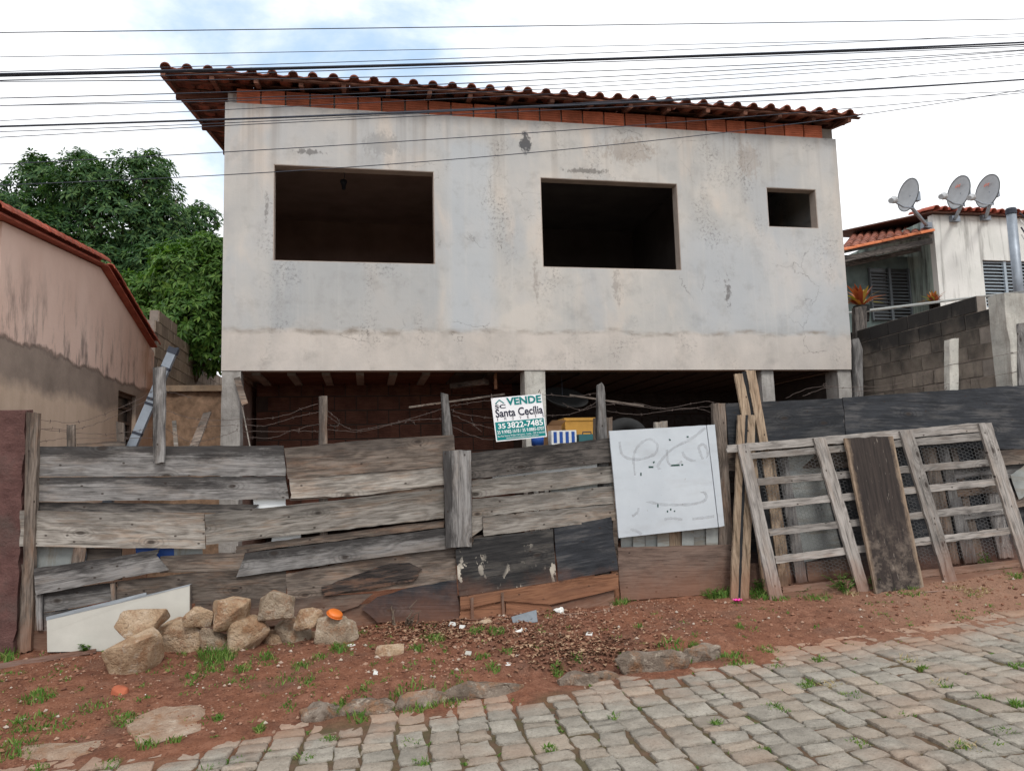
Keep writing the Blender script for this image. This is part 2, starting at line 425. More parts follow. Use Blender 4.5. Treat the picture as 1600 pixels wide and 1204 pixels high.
    ed = n.voro(dv, 1.4, 'DISTANCE_TO_EDGE'); cm_ = n.math('MULTIPLY', n.rng(ed, .006, .002), n.rng(n.noise(c, 1.1, 3), .56, .64))
    col = n.mix(n.math('MULTIPLY', cm_, .42), col, (.09, .085, .08))
    h = n.math('ADD', n.math('MULTIPLY', n.noise(c, 7, 6, .6), 1.0), n.math('MULTIPLY', n.noise(c, 70, 3, .6), .22))
    h = n.math('SUBTRACT', h, cm_)
    n.bump(h, .35, .012)
    return n.fin(col, .92, 0, .15)
FACADE = facade_mat()
def concrete(name, a, b, dirt=(.12, .105, .095), amt=.5):
    n = N(name); c = n.pos()
    col = n.ramp(n.noise(c, 3, 6, .65), [(.35, a), (.66, b)])
    col = n.mix(n.math('MULTIPLY', n.rng(n.noise(n.map(c, (3, 3, .6)), 2.5, 6, .65), .5, .68), amt), col, dirt)
    col = n.mix(n.math('MULTIPLY', n.rng(n.noise(c, 45, 4, .7), .58, .7), .5), col, tuple(q*.4 for q in a))
    n.bump(n.math('ADD', n.noise(c, 18, 6, .7), n.math('MULTIPLY', n.noise(c, 90, 3), .3)), .6, .015)
    return n.fin(col, .92, 0, .15)
CONC = concrete('rough_grey_concrete', (.25, .235, .22), (.42, .40, .375))
CONC_PALE = concrete('pale_limewashed_concrete', (.36, .35, .32), (.56, .54, .49), (.15, .12, .10), .55)
INT_D = simple('unlit_room_plaster', (.12, .10, .095), .95, 0, .2, 2.2, .2)  # darker copy of the interior plaster, room shade painted into it
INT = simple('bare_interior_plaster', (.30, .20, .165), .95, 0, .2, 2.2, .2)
REVEAL = simple('raw_opening_edge_render', (.40, .335, .29), .95, 0, .15, 5, .3)
def block_mat(name, a, b, mould=False):
    n = N(name); c = n.objco(); p = n.pos()
    col = n.ramp(n.noise(c, 5, 5, .6), [(.3, a), (.7, b)])
    br = n.math('MULTIPLY_ADD', n.rnd(), .4); n.t.nodes[-1].inputs[2].default_value = .8
    col = n.mix(1, col, n.comb(br, br, br), 'MULTIPLY')
    if mould:
        _, _, pz = n.sep(p)
        h = n.math('ADD', pz, n.math('MULTIPLY', n.math('SUBTRACT', n.noise(p, 1.7, 6, .65), .5), 1.5))
        col = n.mix(n.math('MULTIPLY', n.rng(h, 2.75, 3.25), .92), col, (.025, .025, .026))
        col = n.mix(n.math('MULTIPLY', n.rng(n.noise(n.map(p, (2, 2, .7)), 3, 6, .7), .52, .66), .6), col, (.05, .046, .042))
    n.bump(n.noise(c, 55, 5, .7), .6, .01)
    return n.fin(col, .95, 0, .1)
BLOCK = block_mat('tan_concrete_block', (.22, .18, .145), (.34, .285, .23))
BLOCK_M = block_mat('mouldy_concrete_block', (.15, .125, .105), (.27, .23, .19), True)
MORTAR_D = simple('dark_brown_mortar', (.06, .04, .032), .95, 0, .2, 9, .5, 60)  # dark brown mortar behind the undercroft bricks
MORTAR = simple('grey_mortar', (.22, .19, .165), .95, 0, .2, 9, .5, 60)
HBRICK = simple('hollow_clay_brick', (.34, .10, .052), .9, 0, .3, 6, .4, 60, None, .5)
HBRICK_D = simple('undercroft_shaded_brick', (.115, .05, .034), .92, 0, .35, 5, .4, 60)  # clay red darkened to carry the undercroft shade
def tile_mat(name, a, b, mould):
    n = N(name); c = n.objco()
    col = n.ramp(n.noise(c, 7, 5, .6), [(.3, a), (.7, b)])
    br = n.math('MULTIPLY_ADD', n.rnd(), .5); n.t.nodes[-1].inputs[2].default_value = .72
    col = n.mix(1, col, n.comb(br, br, br), 'MULTIPLY')
    col = n.mix(n.math('MULTIPLY', n.rng(n.noise(c, 9, 6, .7), .46, .62), mould), col, (.04, .032, .028))
    n.bump(n.noise(c, 60, 4), .4, .004)
    return n.fin(col, .85)
TILE = tile_mat('aged_clay_roof_tile', (.20, .065, .042), (.36, .13, .08), .6)
TILE_R = tile_mat('red_clay_roof_tile', (.30, .07, .045), (.42, .12, .075), .25)
TILE_O = tile_mat('orange_clay_roof_tile', (.46, .13, .055), (.58, .2, .09), .2)
def pink_mat():
    n = N('stained_pink_wall_paint'); c = n.pos(); x, y, z = n.sep(c)
    col = n.ramp(n.noise(n.map(c, (1, .8, .5)), 1.5, 5, .6), [(.3, (.64, .45, .37)), (.7, (.75, .565, .48))])
    zb = n.math('ADD', z, n.math('MULTIPLY', n.math('SUBTRACT', n.noise(c, 2.2, 7, .65), .5), .3))
    low = n.rng(zb, 2.86, 2.82)
    raw = n.ramp(n.noise(c, 3, 6, .6), [(.3, (.215, .17, .14)), (.7, (.33, .26, .215))])
    lowc = n.ramp(n.noise(n.map(c, (2, 2, .5)), 2, 5, .6), [(.3, (.46, .345, .26)), (.7, (.60, .46, .355))])
    lo2 = n.mix(n.rng(zb, 2.38, 2.5), lowc, raw)
    ms = n.math('MULTIPLY', n.rng(n.noise(n.map(c, (2, 2.2, .6)), 1.9, 7, .7), .5, .64), n.rng(z, 3.75, 2.9))
    col = n.mix(n.math('MULTIPLY', ms, .85), col, (.10, .088, .085))
    col = n.mix(low, col, lo2)
    rim = n.math('MULTIPLY', n.rng(zb, 2.80, 2.83), n.rng(zb, 2.88, 2.85))
    col = n.mix(n.math('MULTIPLY', rim, .5), col, (.12, .09, .075))
    rust = n.rng(y, 11.4, 12.1)
    col = n.mix(n.math('MULTIPLY', n.math('MULTIPLY', rust, n.rng(n.noise(c, 3, 5), .4, .6)), .7), col, (.36, .16, .07))
    hh = n.math('ADD', n.math('MULTIPLY', low, -.6), n.math('MULTIPLY', n.noise(c, 9, 6, .65), .5))
    n.bump(hh, .5, .02)
    return n.fin(col, .9)
PINK = pink_mat()
def maroon_mat():
    n = N('rough_maroon_cement'); c = n.pos()
    col = n.ramp(n.noise(c, 6, 6, .7), [(.3, (.085, .042, .038)), (.7, (.17, .088, .078))])
    col = n.mix(n.math('MULTIPLY', n.rng(n.noise(c, 2.5, 5, .6), .52, .68), .6), col, (.10, .085, .075))
    n.bump(n.math('ADD', n.noise(c, 40, 5, .75), n.math('MULTIPLY', n.noise(c, 12, 4), .6)), .9, .02)
    return n.fin(col, .95)
MAROON = maroon_mat()
def oldwhite_mat():
    n = N('mould_streaked_white_wall'); c = n.pos(); x, y, z = n.sep(c)
    col = n.ramp(n.noise(c, 1.6, 5, .6), [(.3, (.60, .61, .58)), (.7, (.74, .74, .71))])
    st = n.noise(n.map(c, (3.2, 3.2, .25)), 1.8, 6, .65, .3)
    col = n.mix(n.math('MULTIPLY', n.rng(st, .54, .72), .75), col, (.13, .125, .115))
    n.bump(n.noise(c, 30, 5, .65), .4, .01)
    return n.fin(col, .9)
OLDWHITE = oldwhite_mat()
def green_mat():
    n = N('mouldy_pale_green_wall'); c = n.pos()
    col = n.ramp(n.noise(c, 1.6, 5, .6), [(.3, (.22, .30, .27)), (.7, (.38, .45, .41))])
    col = n.mix(n.math('MULTIPLY', n.rng(n.noise(n.map(c, (3, 3, .3)), 1.8, 6, .65), .45, .62), .85), col, (.05, .055, .055))
    n.bump(n.noise(c, 30, 5, .65), .4, .01)
    return n.fin(col, .9)
GREENWALL = green_mat()
def dirt_mat():
    n = N('red_earth'); c = n.pos()
    a = n.noise(c, 1.1, 6, .6, .3); b = n.noise(c, 9, 7, .72); f = n.noise(c, 70, 5, .7)
    col = n.ramp(b, [(.3, (.085, .037, .025)), (.5, (.175, .075, .046)), (.7, (.285, .14, .092))])
    col = n.mix(n.math('MULTIPLY', n.rng(a, .45, .65), .5), col, (.26, .11, .062))
    col = n.mix(n.math('MULTIPLY', n.rng(n.noise(n.map(c, (1, 1, 1), (7, 3, 0)), 1.8, 5, .6), .52, .68), .7), col, (.14, .08, .058))
    x, y, z = n.sep(c)
    # pale dusty wear on the right, where people walk and the track meets the setts
    pale = n.math('MULTIPLY', n.rng(n.math('ADD', x, n.math('MULTIPLY', a, 3)), 4.6, 7.2), .65)
    col = n.mix(pale, col, (.32, .195, .135))
    col = n.mix(n.math('MULTIPLY', n.rng(f, .56, .7), .5), col, (.36, .225, .16))
    col = n.mix(n.math('MULTIPLY', n.rng(f, .46, .36), .65), col, (.06, .027, .02))
    # dark soil and moss in the joints of the paving
    jm = n.rng(n.math('ADD', n.math('SUBTRACT', y, n.math('MULTIPLY', x, .09)), n.math('MULTIPLY', n.math('SUBTRACT', a, .5), 1.2)), 5.15, 4.8)
    col = n.mix(n.math('MULTIPLY', jm, .85), col, n.ramp(n.noise(c, 4, 5, .6), [(.4, (.13, .09, .062)), (.6, (.085, .085, .045))]))
    h = n.math('ADD', n.math('MULTIPLY', b, .8), n.math('ADD', n.math('MULTIPLY', f, .45), n.math('MULTIPLY', n.noise(c, 28, 4), .5)))
    n.bump(h, .9, .03)
    return n.fin(col, .96, 0, .1)
DIRT = dirt_mat()
def cobble_mat():
    n = N('worn_granite_sett'); p = n.pos(); q_ = n.math('MULTIPLY', n.rnd(), 31); c = n.vadd(p, n.comb(q_, q_, 0))
    col = n.ramp(n.noise(c, 8, 6, .65), [(.3, (.225, .205, .172)), (.7, (.385, .352, .30))])
    r = n.rnd()
    col = n.mix(n.math('MULTIPLY', n.rng(r, .6, 1), .5), col, (.38, .285, .21))
    br = n.math('MULTIPLY_ADD', n.math('FRACT', n.math('MULTIPLY', r, 17)), .28); n.t.nodes[-1].inputs[2].default_value = .84
    col = n.mix(1, col, n.comb(br, br, br), 'MULTIPLY')
    col = n.mix(n.math('MULTIPLY', n.rng(n.noise(p, 60, 5, .7), .52, .64), .55), col, (.15, .135, .115))
    col = n.mix(n.math('MULTIPLY', n.rng(n.noise(p, 150, 3, .6), .6, .7), .4), col, (.6, .57, .52))
    x, y, z = n.sep(p)
    # earth washed over the setts beside the verge
    ed = n.math('SUBTRACT', y, n.math('MULTIPLY', x, .09))
    ee = n.math('ADD', ed, n.math('MULTIPLY', n.math('SUBTRACT', n.noise(p, 2.2, 6, .65), .5), 1.5))
    col = n.mix(n.math('MULTIPLY', n.rng(ee, 4.75, 5.5), .75), col, (.37, .20, .125))
    col = n.mix(n.math('MULTIPLY', n.rng(n.noise(p, 1.3, 5, .6), .52, .7), .4), col, (.33, .21, .145))
    n.bump(n.math('ADD', n.noise(c, 25, 6, .7), n.math('MULTIPLY', n.noise(c, 110, 3), .5)), .9, .02)
    return n.fin(col, .9, 0, .15)
COBBLE = cobble_mat()
def rock_mat(name, a, b, c_):
    n = N(name); c = n.objco()
    col = n.ramp(n.noise(c, 5, 6, .65, .5), [(.3, a), (.52, b), (.72, c_)])
    col = n.mix(n.math('MULTIPLY', n.rng(n.noise(c, 7, 7, .7), .5, .62), .75), col, (.31, .165, .09))
    col = n.mix(n.math('MULTIPLY', n.rng(n.noise(n.map(c, (1, 1, 1), (3, 9, 1)), 13, 7, .75), .55, .66), .6), col, (.58, .50, .41))
    col = n.mix(n.math('MULTIPLY', n.rng(n.noise(c, 40, 5, .7), .56, .7), .5), col, (.12, .085, .06))
    n.bump(n.math('ADD', n.noise(c, 14, 7, .72), n.math('MULTIPLY', n.noise(c, 60, 4), .35)), 1.0, .05)
    return n.fin(col, .9, 0, .15)
ROCK = rock_mat('tan_rubble_stone', (.27, .16, .09), (.47, .335, .22), (.62, .49, .365))
ROCK_G = rock_mat('grey_tan_rubble_stone', (.21, .155, .11), (.40, .315, .23), (.56, .465, .365))
KERB = rock_mat('mossy_kerb_stone', (.11, .085, .066), (.21, .165, .13), (.34, .285, .235))
def leaf_mat(name, a, b, c_, rough=.45):
    n = N(name); r = n.island()
    col = n.ramp(r, [(0, a), (.55, b), (1, c_)])
    n.fin(col, rough, 0, .18)
    tr = n.n('ShaderNodeBsdfTranslucent'); n.set(tr.inputs[0], n.mix(1, col, (1.3, 1.5, .6), 'MULTIPLY'))
    mx = n.n('ShaderNodeMixShader'); mx.inputs[0].default_value = .25
    n.t.links.new(n.b.outputs[0], mx.inputs[1]); n.t.links.new(tr.outputs[0], mx.inputs[2]); n.t.links.new(mx.outputs[0], n.out.inputs[0])
    return n.mat
LEAF_D = leaf_mat('dark_mango_leaf', (.02, .055, .022), (.045, .105, .036), (.12, .20, .065), .55)
LEAF_L = leaf_mat('bright_green_leaf', (.035, .09, .018), (.075, .16, .03), (.15, .25, .055))
GRASS = leaf_mat('short_grass', (.05, .12, .02), (.10, .20, .035), (.22, .26, .08), .7)
DRYGRASS = leaf_mat('dry_straw', (.30, .22, .12), (.42, .33, .19), (.5, .42, .27), .9)
RED_LEAF = leaf_mat('red_bromeliad_leaf', (.25, .05, .03), (.36, .10, .04), (.25, .28, .05), .5)
BARK = simple('grey_brown_bark', (.10, .075, .055), .95, 0, .3, 6, .8, 25)
METAL_W = None
def panel_mat():
    n = N('white_enamelled_sheet_metal'); c = n.co()
    col = n.ramp(n.noise(c, 2.2, 6, .6), [(.3, (.44, .48, .52)), (.7, (.53, .57, .605))])
    col = n.mix(n.math('MULTIPLY', n.rng(n.noise(n.map(c, (2, 2, .7)), 3, 6, .7), .52, .7), .35), col, (.36, .37, .38))
    col = n.mix(n.math('MULTIPLY', n.rng(n.noise(c, 38, 4, .7), .66, .72), .5), col, (.2, .15, .12))
    n.bump(n.noise(c, 2.5, 2), .25, .02)
    return n.fin(col, .45, 0, .4)
METAL_W = panel_mat()
CREAM = simple('cream_laminate_board', (.46, .445, .40), .5, 0, .08, 4, .1)
EDGE_GREY = simple('grey_aluminium_edge', (.28, .30, .32), .45, .6, .1)
STEEL = simple('galvanised_steel', (.26, .29, .33), .5, .5, .2, 6)
WIRE_N = simple('dull_netting_wire', (.10, .10, .10), .6, .2, .2)
STEEL_D = simple('dark_rusty_wire', (.11, .085, .075), .8, .2, .3, 20)
RUST = simple('rusty_iron', (.22, .09, .05), .85, .1, .35, 10)
CABLE = simple('black_cable_sheath', (.035, .04, .055), .6, 0, .1)
def zinc_mat():
    n = N('weathered_zinc_sheet'); c = n.objco()
    col = n.ramp(n.noise(c, 4, 6, .65), [(.3, (.20, .215, .21)), (.7, (.36, .375, .36))])
    col = n.mix(n.math('MULTIPLY', n.rng(n.noise(n.map(c, (6, 6, 1)), 2, 7, .7), .5, .62), .75), col, (.20, .17, .13))
    return n.fin(col, .6, .25)
ZINC = zinc_mat()
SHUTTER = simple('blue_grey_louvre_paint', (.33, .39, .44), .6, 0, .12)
SHUTTER_K = simple('shaded_slate_louvre_paint', (.09, .105, .115), .6, 0, .12)  # darker copy of the louvre paint with the wing's shade painted in
UNDERCROFT_SHADE = simple('undercroft_shaded_masonry', (.07, .06, .055), .95, 0, .2)  # darkness of the deep undercroft painted into the concrete and brick colour
SHUTTER_D = simple('brown_window_frame', (.09, .06, .045), .7, 0, .2)
GLASS_D = simple('dusty_dark_pane', (.03, .03, .03), .25, 0, .2, 3, 0, 1, .5)
WHITE_P = simple('white_sign_board', (.80, .80, .82), .45, 0, .03)
TEAL = simple('teal_print', (.0, .19, .19), .5, 0, .05, 4, 0)
NAVY = simple('dark_navy_print', (.012, .012, .035), .5, 0, .05, 4, 0)
PRINT_W = simple('white_print', (.82, .84, .84), .5, 0, .03, 4, 0)
ORANGE = simple('orange_plastic', (.62, .15, .02), .4, 0, .08, 6, .1, 20, .5)
BLUE = simple('blue_plastic', (.02, .07, .28), .45, 0, .1)
YELLOWB = simple('ochre_board', (.42, .22, .045), .7, 0, .15)
CARDB = simple('brown_cardboard', (.30, .17, .09), .85, 0, .15)
WHITE_J = simple('dirty_white_plastic', (.66, .66, .63), .5, 0, .1)
PINKP = simple('magenta_plastic', (.75, .06, .35), .45, 0, .1)
RUBBER = simple('black_rubber', (.02, .02, .02), .8, 0, .2)
DISH = simple('grey_dish_enamel', (.37, .38, .39), .5, 0, .08)
DISH_E = simple('dish_rim_dark_grey', (.12, .125, .13), .5, .3, .08)  # dark grey of the dish rim
LOGO = simple('faded_red_print', (.60, .14, .08), .6, 0, .1)
SLATE = simple('blue_grey_tile', (.16, .18, .20), .7, 0, .2)
STRIP_K = simple('black_rubber_strip', (.015, .016, .018), .7, 0, .2)
GRAFF = None
def graff_mat():
    n = N('faint_spray_paint'); c = n.co()
    n.fin((.42, .43, .45), .7)
    tr = n.n('ShaderNodeBsdfTransparent'); mx = n.n('ShaderNodeMixShader')
    f = n.rng(n.noise(c, 9, 5, .7), .3, .75, .05, .55)
    n.set(mx.inputs[0], f); n.t.links.new(tr.outputs[0], mx.inputs[1]); n.t.links.new(n.b.outputs[0], mx.inputs[2]); n.t.links.new(mx.outputs[0], n.out.inputs[0])
    return n.mat
GRAFF = graff_mat()
TAPE_G = simple('dark_green_tape', (.02, .06, .05), .5, 0, .1)

# ================================================================== GROUND AND STREET
def fnoise(x, y, s, o=0.0): return mnoise.noise(Vector((x*s+o, y*s-o, o*.7)))
def ground_z(x, y):
    z = gz(x, y); k = yk(x)
    n1 = fnoise(x, y, 2.1, 3.1); n2 = fnoise(x, y, 9, 7.7); n3 = fnoise(x, y, 24, 1.3)
    if y > k - .9 and y < YF + .4:
        t = max(0, min(1, (y-(k-.45)+n1*.28)/.5))
        if x > 3: t = max(0, min(1, (y-(k-.3)+n1*.45)/.9))
        rel = (.022*n1 + .014*n2 + .008*n3)
        bed = -.012 + .004*n2 + .004*n3
        return z + bed*(1-t) + (rel+.018)*t
    if y <= k: return z - .012 + .005*n2 + .006*n3
    return z + .03*n1 + .012*n2
def graded(lo, hi, step, far):
    a = [lo + i*step for i in range(int(round((hi-lo)/step))+1)]
    st = step; v = a[-1]; up = []
    while v < far: st *= 1.35; v += st; up.append(v)
    st = step; v = a[0]; dn = []
    while v > -far: st *= 1.35; v -= st; dn.append(v)
    return dn[::-1] + a + up
gx = graded(-3.6, 7.6, .042, 320); gy = graded(3.0, 7.6, .042, 320)
gv = [(x, y, ground_z(x, y) if (-12 < x < 16 and -3 < y < 16) else gz(x, y)-.03) for y in gy for x in gx]
nx = len(gx)
gf = [(j*nx+i, j*nx+i+1, (j+1)*nx+i+1, (j+1)*nx+i) for j in range(len(gy)-1) for i in range(nx-1)]
ground = obj('ground', gv, gf, DIRT, None, Matrix(), True); tag(ground, 'red earth verge and lot with loose crumbs in front of fence', kind='structure')

# ---- setts: columns run across the street, joints staggered
def sett_mesh(seed, half=(.5, .5)):
    rs = random.Random(seed); n = 12; ring = []
    for k in range(n):
        a = 2*math.pi*(k+.5)/n; c, s = math.cos(a), math.sin(a)
        q = 1/max(abs(c), abs(s))
        rr = .5*(q**.96)*rs.uniform(.88, 1.05)
        ring.append((c*rr, s*rr))
    vs = []; fs = []
    for sc_, z in ((1.02, -.09), (1.0, -.010), (.975, -.002), (.90, .001)):
        for (x, y) in ring: vs.append((x*sc_, y*sc_, z + (rs.uniform(-.004, .004) if z > -.05 else 0)))
    for l in range(3):
        for k in range(n):
            a = l*n+k; b = l*n+(k+1) % n; fs.append((a, b, b+n, a+n))
    c = len(vs); vs.append((rs.uniform(-.1, .1), rs.uniform(-.1, .1), rs.uniform(.0, .003)))
    for k in range(n): fs.append((3*n+k, 3*n+(k+1) % n, c))
    return vs, fs
SETT = [sett_mesh(i) for i in range(14)]
SETT_ME = []
for i, (v, f_) in enumerate(SETT):
    me = mesh('paving_sett', v, f_, COBBLE, True); SETT_ME.append(me)
street = empty('street', (0, 3, 0), 'grey granite sett paving of the sloping street', kind='structure')
cells = []
rs = random.Random(11)
x = -13.0
while x < 17:
    wx = rs.uniform(.135, .225); y = -2.5 + rs.uniform(0, .2)
    while True:
        ly = rs.choice((.11, .14, .16, .18, .21, .24))*rs.uniform(.9, 1.1); cx, cy = x+wx/2, y+ly/2
        cx2 = cx + .05*math.sin(y*1.3+x*.2) + rs.gauss(0, .010)
        end = yk(cx2) + (.18 if cx2 < 3 else .75)
        if cy > end: break
        cells.append((cx2, cy, wx*rs.uniform(.93, 1.02)-.004, ly-rs.uniform(.004, .022), rs.gauss(0, .07), rs.gauss(0, .014), rs.gauss(0, .014), rs.gauss(0, .0035), rs.randrange(14)))
        y += ly
    x += wx
def proj(p):
    d = Vector(p) - CAM; z = d.dot(_f)
    if z <= .1: return None
    return (800 + FPX*d.dot(_r)/z, 602 - FPX*d.dot(_u)/z, z)
vis, rest = [], []
for c in cells:
    q = proj((c[0], c[1], zs(c[0])))
    ok = q and -30 < q[0] < 1630 and q[1] < 1225 and c[1] < yk(c[0]) + .0
    (vis if ok else rest).append((q[2] if ok else 99, c))
vis.sort(key=lambda t: t[0])
def sett_mw(c):
    sl = .04
    return Matrix.Translation((c[0], c[1], zs(c[0])+c[7])) @ Matrix.Rotation(c[5]-sl, 4, 'Y') @ Matrix.Rotation(c[6], 4, 'X') @ Matrix.Rotation(c[4], 4, 'Z') @ Matrix.Diagonal((c[2], c[3], 1, 1))
for _, c in vis[:300]: inst('paving_sett', SETT_ME[c[8]], street, sett_mw(c))
b = MB()
for _, c in vis[300:] + rest:
    mw = sett_mw(c); v, f_ = SETT[c[8]]; b.add([mw @ Vector(p) for p in v], f_)
o = b.build('outer_setts', COBBLE, street, True, Matrix()); tag(o, kind='stuff')
# the rest mesh is one object, so its colour varies by stone through the mesh islands
nn = N('worn_granite_sett_far'); COB2 = COBBLE.copy(); COB2.name = 'worn_granite_sett_far'
for nd in list(COB2.node_tree.nodes):
    if nd.type == 'OBJECT_INFO':
        g_ = COB2.node_tree.nodes.new('ShaderNodeNewGeometry')
        for l in list(nd.outputs['Random'].links): COB2.node_tree.links.new(g_.outputs['Random Per Island'], l.to_socket)
bpy.data.materials.remove(nn.mat)
o.data.materials[0] = COB2

# ---- stones
def rock_mesh(name, seed, hx, hy, hz, mat, npts=15, sub=2, rough=.05):
    rs = random.Random(seed); bm = bmesh.new()
    for i in range(npts):
        v = Vector((rs.gauss(0, 1), rs.gauss(0, 1), rs.gauss(0, 1))).normalized()
        v = Vector([math.copysign(abs(q)**.72, q) for q in v]) * rs.uniform(.86, 1.1)
        bm.verts.new((v.x*hx, v.y*hy, v.z*hz))
    r_ = bmesh.ops.convex_hull(bm, input=bm.verts)
    bmesh.ops.delete(bm, geom=list({e for e in r_['geom_interior'] if isinstance(e, bmesh.types.BMVert)}), context='VERTS')
    bmesh.ops.triangulate(bm, faces=bm.faces)
    # fit the box
    xs = [v.co for v in bm.verts]
    for ax, h in ((0, hx), (1, hy), (2, hz)):
        lo = min(v[ax] for v in xs); hi = max(v[ax] for v in xs)
        for v in bm.verts: v.co[ax] = (v.co[ax]-lo)/(hi-lo)*2*h - h
    bmesh.ops.bevel(bm, geom=list(bm.edges)+list(bm.verts), offset=min(hx, hz)*.09, segments=2, profile=.6, affect='EDGES', clamp_overlap=True)
    for _ in range(sub):
        bmesh.ops.triangulate(bm, faces=bm.faces)
        es = [e for e in bm.edges if e.calc_length() > min(hx, hz)*.22]
        bmesh.ops.subdivide_edges(bm, edges=es, cuts=1, use_grid_fill=True)
    bm.normal_update()
    sc_ = 1/max(hx, hz); am = rough*min(hx, hz)
    for v in bm.verts:
        q = v.co*sc_ + Vector((seed*1.3, seed*.7, seed))
        d = mnoise.noise(q*1.7)*1.5 + mnoise.noise(q*4.5)*.8 + mnoise.noise(q*11)*.4
        v.co += v.normal*d*am
    me = bpy.data.meshes.new(name); bm.to_mesh(me); bm.free(); me.materials.append(mat); me.shade_smooth()
    try: me.set_sharp_from_angle(angle=R(38))
    except Exception: pass
    return me
def stone_px(name, box, seed, mat, Y=None, depth=.85, sink=.06, parent=None, label=None, cat=None, group=None, roll=0, **k):
    x0, y0, x1, y1 = box
    if Y is None:
        g = gnd(((x0+x1)/2, y1)); Y0 = g.y
    else: Y0 = None
    z_ = proj(onY(((x0+x1)/2, (y0+y1)/2), Y or Y0))[2]
    hx = (x1-x0)/2*z_/FPX; hz = (y1-y0)/2*z_/FPX; hy = (hx+hz)/2*depth
    Yc = Y if Y is not None else Y0 + hy*.55
    c = onY(((x0+x1)/2, (y0+y1)/2), Yc); hx *= Yc/(Y or Y0); hz *= Yc/(Y or Y0)
    if Y is None:
        gb = min(gz(c.x, c.y), c.z-hz); top = c.z+hz; lo = gb - sink; hz = (top-lo)/2; c.z = (top+lo)/2
    me = rock_mesh(name, seed, hx, hy, hz, mat, **k)
    o = inst(name, me, parent, Matrix.Translation(c) @ Matrix.Rotation(R(roll), 4, 'Y'))
    return tag(o, label, cat, group)
kerb = empty('kerb', (1, 5.5, .1), kind='structure'); kerb['label'] = 'broken line of rough kerb stones between earth and setts'
for i, (bx, d) in enumerate([((470,1099,534,1124), .8), ((524,1092,620,1116), .45), ((606,1077,704,1104), .45), ((686,1062,820,1090), .28), ((868,1045,985,1066), .34), ((960,1014,1084,1050), .42), ((1064,1006,1128,1034), .7)]):
    stone_px('kerb_stone', bx, 40+i, KERB, parent=kerb, depth=d*1.2, sink=.1, npts=26, rough=.16)
# ================================================================== THE UNFINISHED HOUSE
YW = 9.5; HX0, HX1 = -1.67, 6.66; HZ0, HZ1 = 2.815, 6.15; HD = 8.0
house = empty('house', ((HX0+HX1)/2, YW+.1, .3), 'unpainted cement house on pillars with three empty window openings and clay roof', 'house')
OPEN = [(-1.09, .885, 4.165, 5.385), (2.285, 4.20, 4.165, 5.375), (5.525, 6.285, 4.815, 5.385)]
def wall_with_holes(name, x0, x1, z0, z1, y, th, holes, mat, parent, mw=None):
    xs = sorted({x0, x1, *[h[0] for h in holes], *[h[1] for h in holes]})
    zz = sorted({z0, z1, *[h[2] for h in holes], *[h[3] for h in holes]})
    def fill(a, st):
        o_ = [a[0]]
        for p, q in zip(a, a[1:]):
            n_ = max(1, int((q-p)/st)); o_ += [p+(q-p)*(i+1)/n_ for i in range(n_)]
        return o_
    b = MB(); idx = {}
    def v(x, yy, z):
        k = (round(x, 4), round(yy, 4), round(z, 4))
        if k not in idx: idx[k] = len(b.v); b.v.append(Vector((x, yy, z)))
        return idx[k]
    def hole(cx, cz): return any(h[0] < cx < h[1] and h[2] < cz < h[3] for h in holes)
    for i in range(len(xs)-1):
        for j in range(len(zz)-1):
            if hole((xs[i]+xs[i+1])/2, (zz[j]+zz[j+1])/2): continue
            a, c, e, g_ = xs[i], xs[i+1], zz[j], zz[j+1]
            b.f.append((v(a, y, e), v(c, y, e), v(c, y, g_), v(a, y, g_)))
            b.f.append((v(c, y+th, e), v(a, y+th, e), v(a, y+th, g_), v(c, y+th, g_)))
            for dx, dz, p, q in ((-1, 0, (a, e), (a, g_)), (1, 0, (c, g_), (c, e)), (0, -1, (c, e), (a, e)), (0, 1, (a, g_), (c, g_))):
                mx, mz = (a+c)/2 + dx*((c-a)/2+.001), (e+g_)/2 + dz*((g_-e)/2+.001)
                if mx < x0 or mx > x1 or mz < z0 or mz > z1 or hole(mx, mz):
                    b.f.append((v(p[0], y, p[1]), v(q[0], y, q[1]), v(q[0], y+th, q[1]), v(p[0], y+th, p[1])))
    return b.build(name, mat, parent, False, mw)
wall = wall_with_holes('front_wall', HX0, HX1, HZ0, HZ1, YW, .16, OPEN, FACADE, house, Matrix.Translation((HX0, YW, HZ0)))
# raw edges inside each opening (jambs, lintel, sill) as one lining per window
for (a, c, e, g_) in OPEN:
    b = MB(); t = .008; y0, y1 = YW+.004, YW+.156
    b.box((a, y0, g_-t), (c, y1, g_+.0)); b.box((a, y0, e), (c, y1, e+t)); b.box((c-t, y0, e+t), (c, y1, g_-t)); b.box((a, y0, e+t), (a+t, y1, g_-t))
    b.build('window_reveal', REVEAL, house)
part_box('side_wall', (HX0+.003, YW+.16, HZ0), (HX0+.15, YW+HD, HZ1+.2), FACADE, house)
part_box('side_wall', (HX1-.15, YW+.16, HZ0), (HX1-.003, YW+HD, HZ1+.2), FACADE, house)
part_box('back_wall', (HX0+.15, YW+HD-.15, HZ0), (HX1-.15, YW+HD, HZ1+.2), INT, house)
part_box('floor_slab', (HX0+.15, YW+.16, HZ0+.05), (HX1-.15, YW+HD-.15, HZ0+.18), CONC, house)
part_box('ceiling', (HX0+.15, YW+.16, 5.86), (1.4, YW+HD-.15, 5.93), INT, house)
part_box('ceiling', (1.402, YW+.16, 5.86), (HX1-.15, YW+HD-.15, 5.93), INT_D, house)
part_box('inner_wall', (1.35, YW+.16, HZ0+.18), (1.41, YW+3.6, 5.86), INT, house)
part_box('inner_wall', (1.412, YW+.16, HZ0+.18), (1.47, YW+3.56, 5.86), INT_D, house)
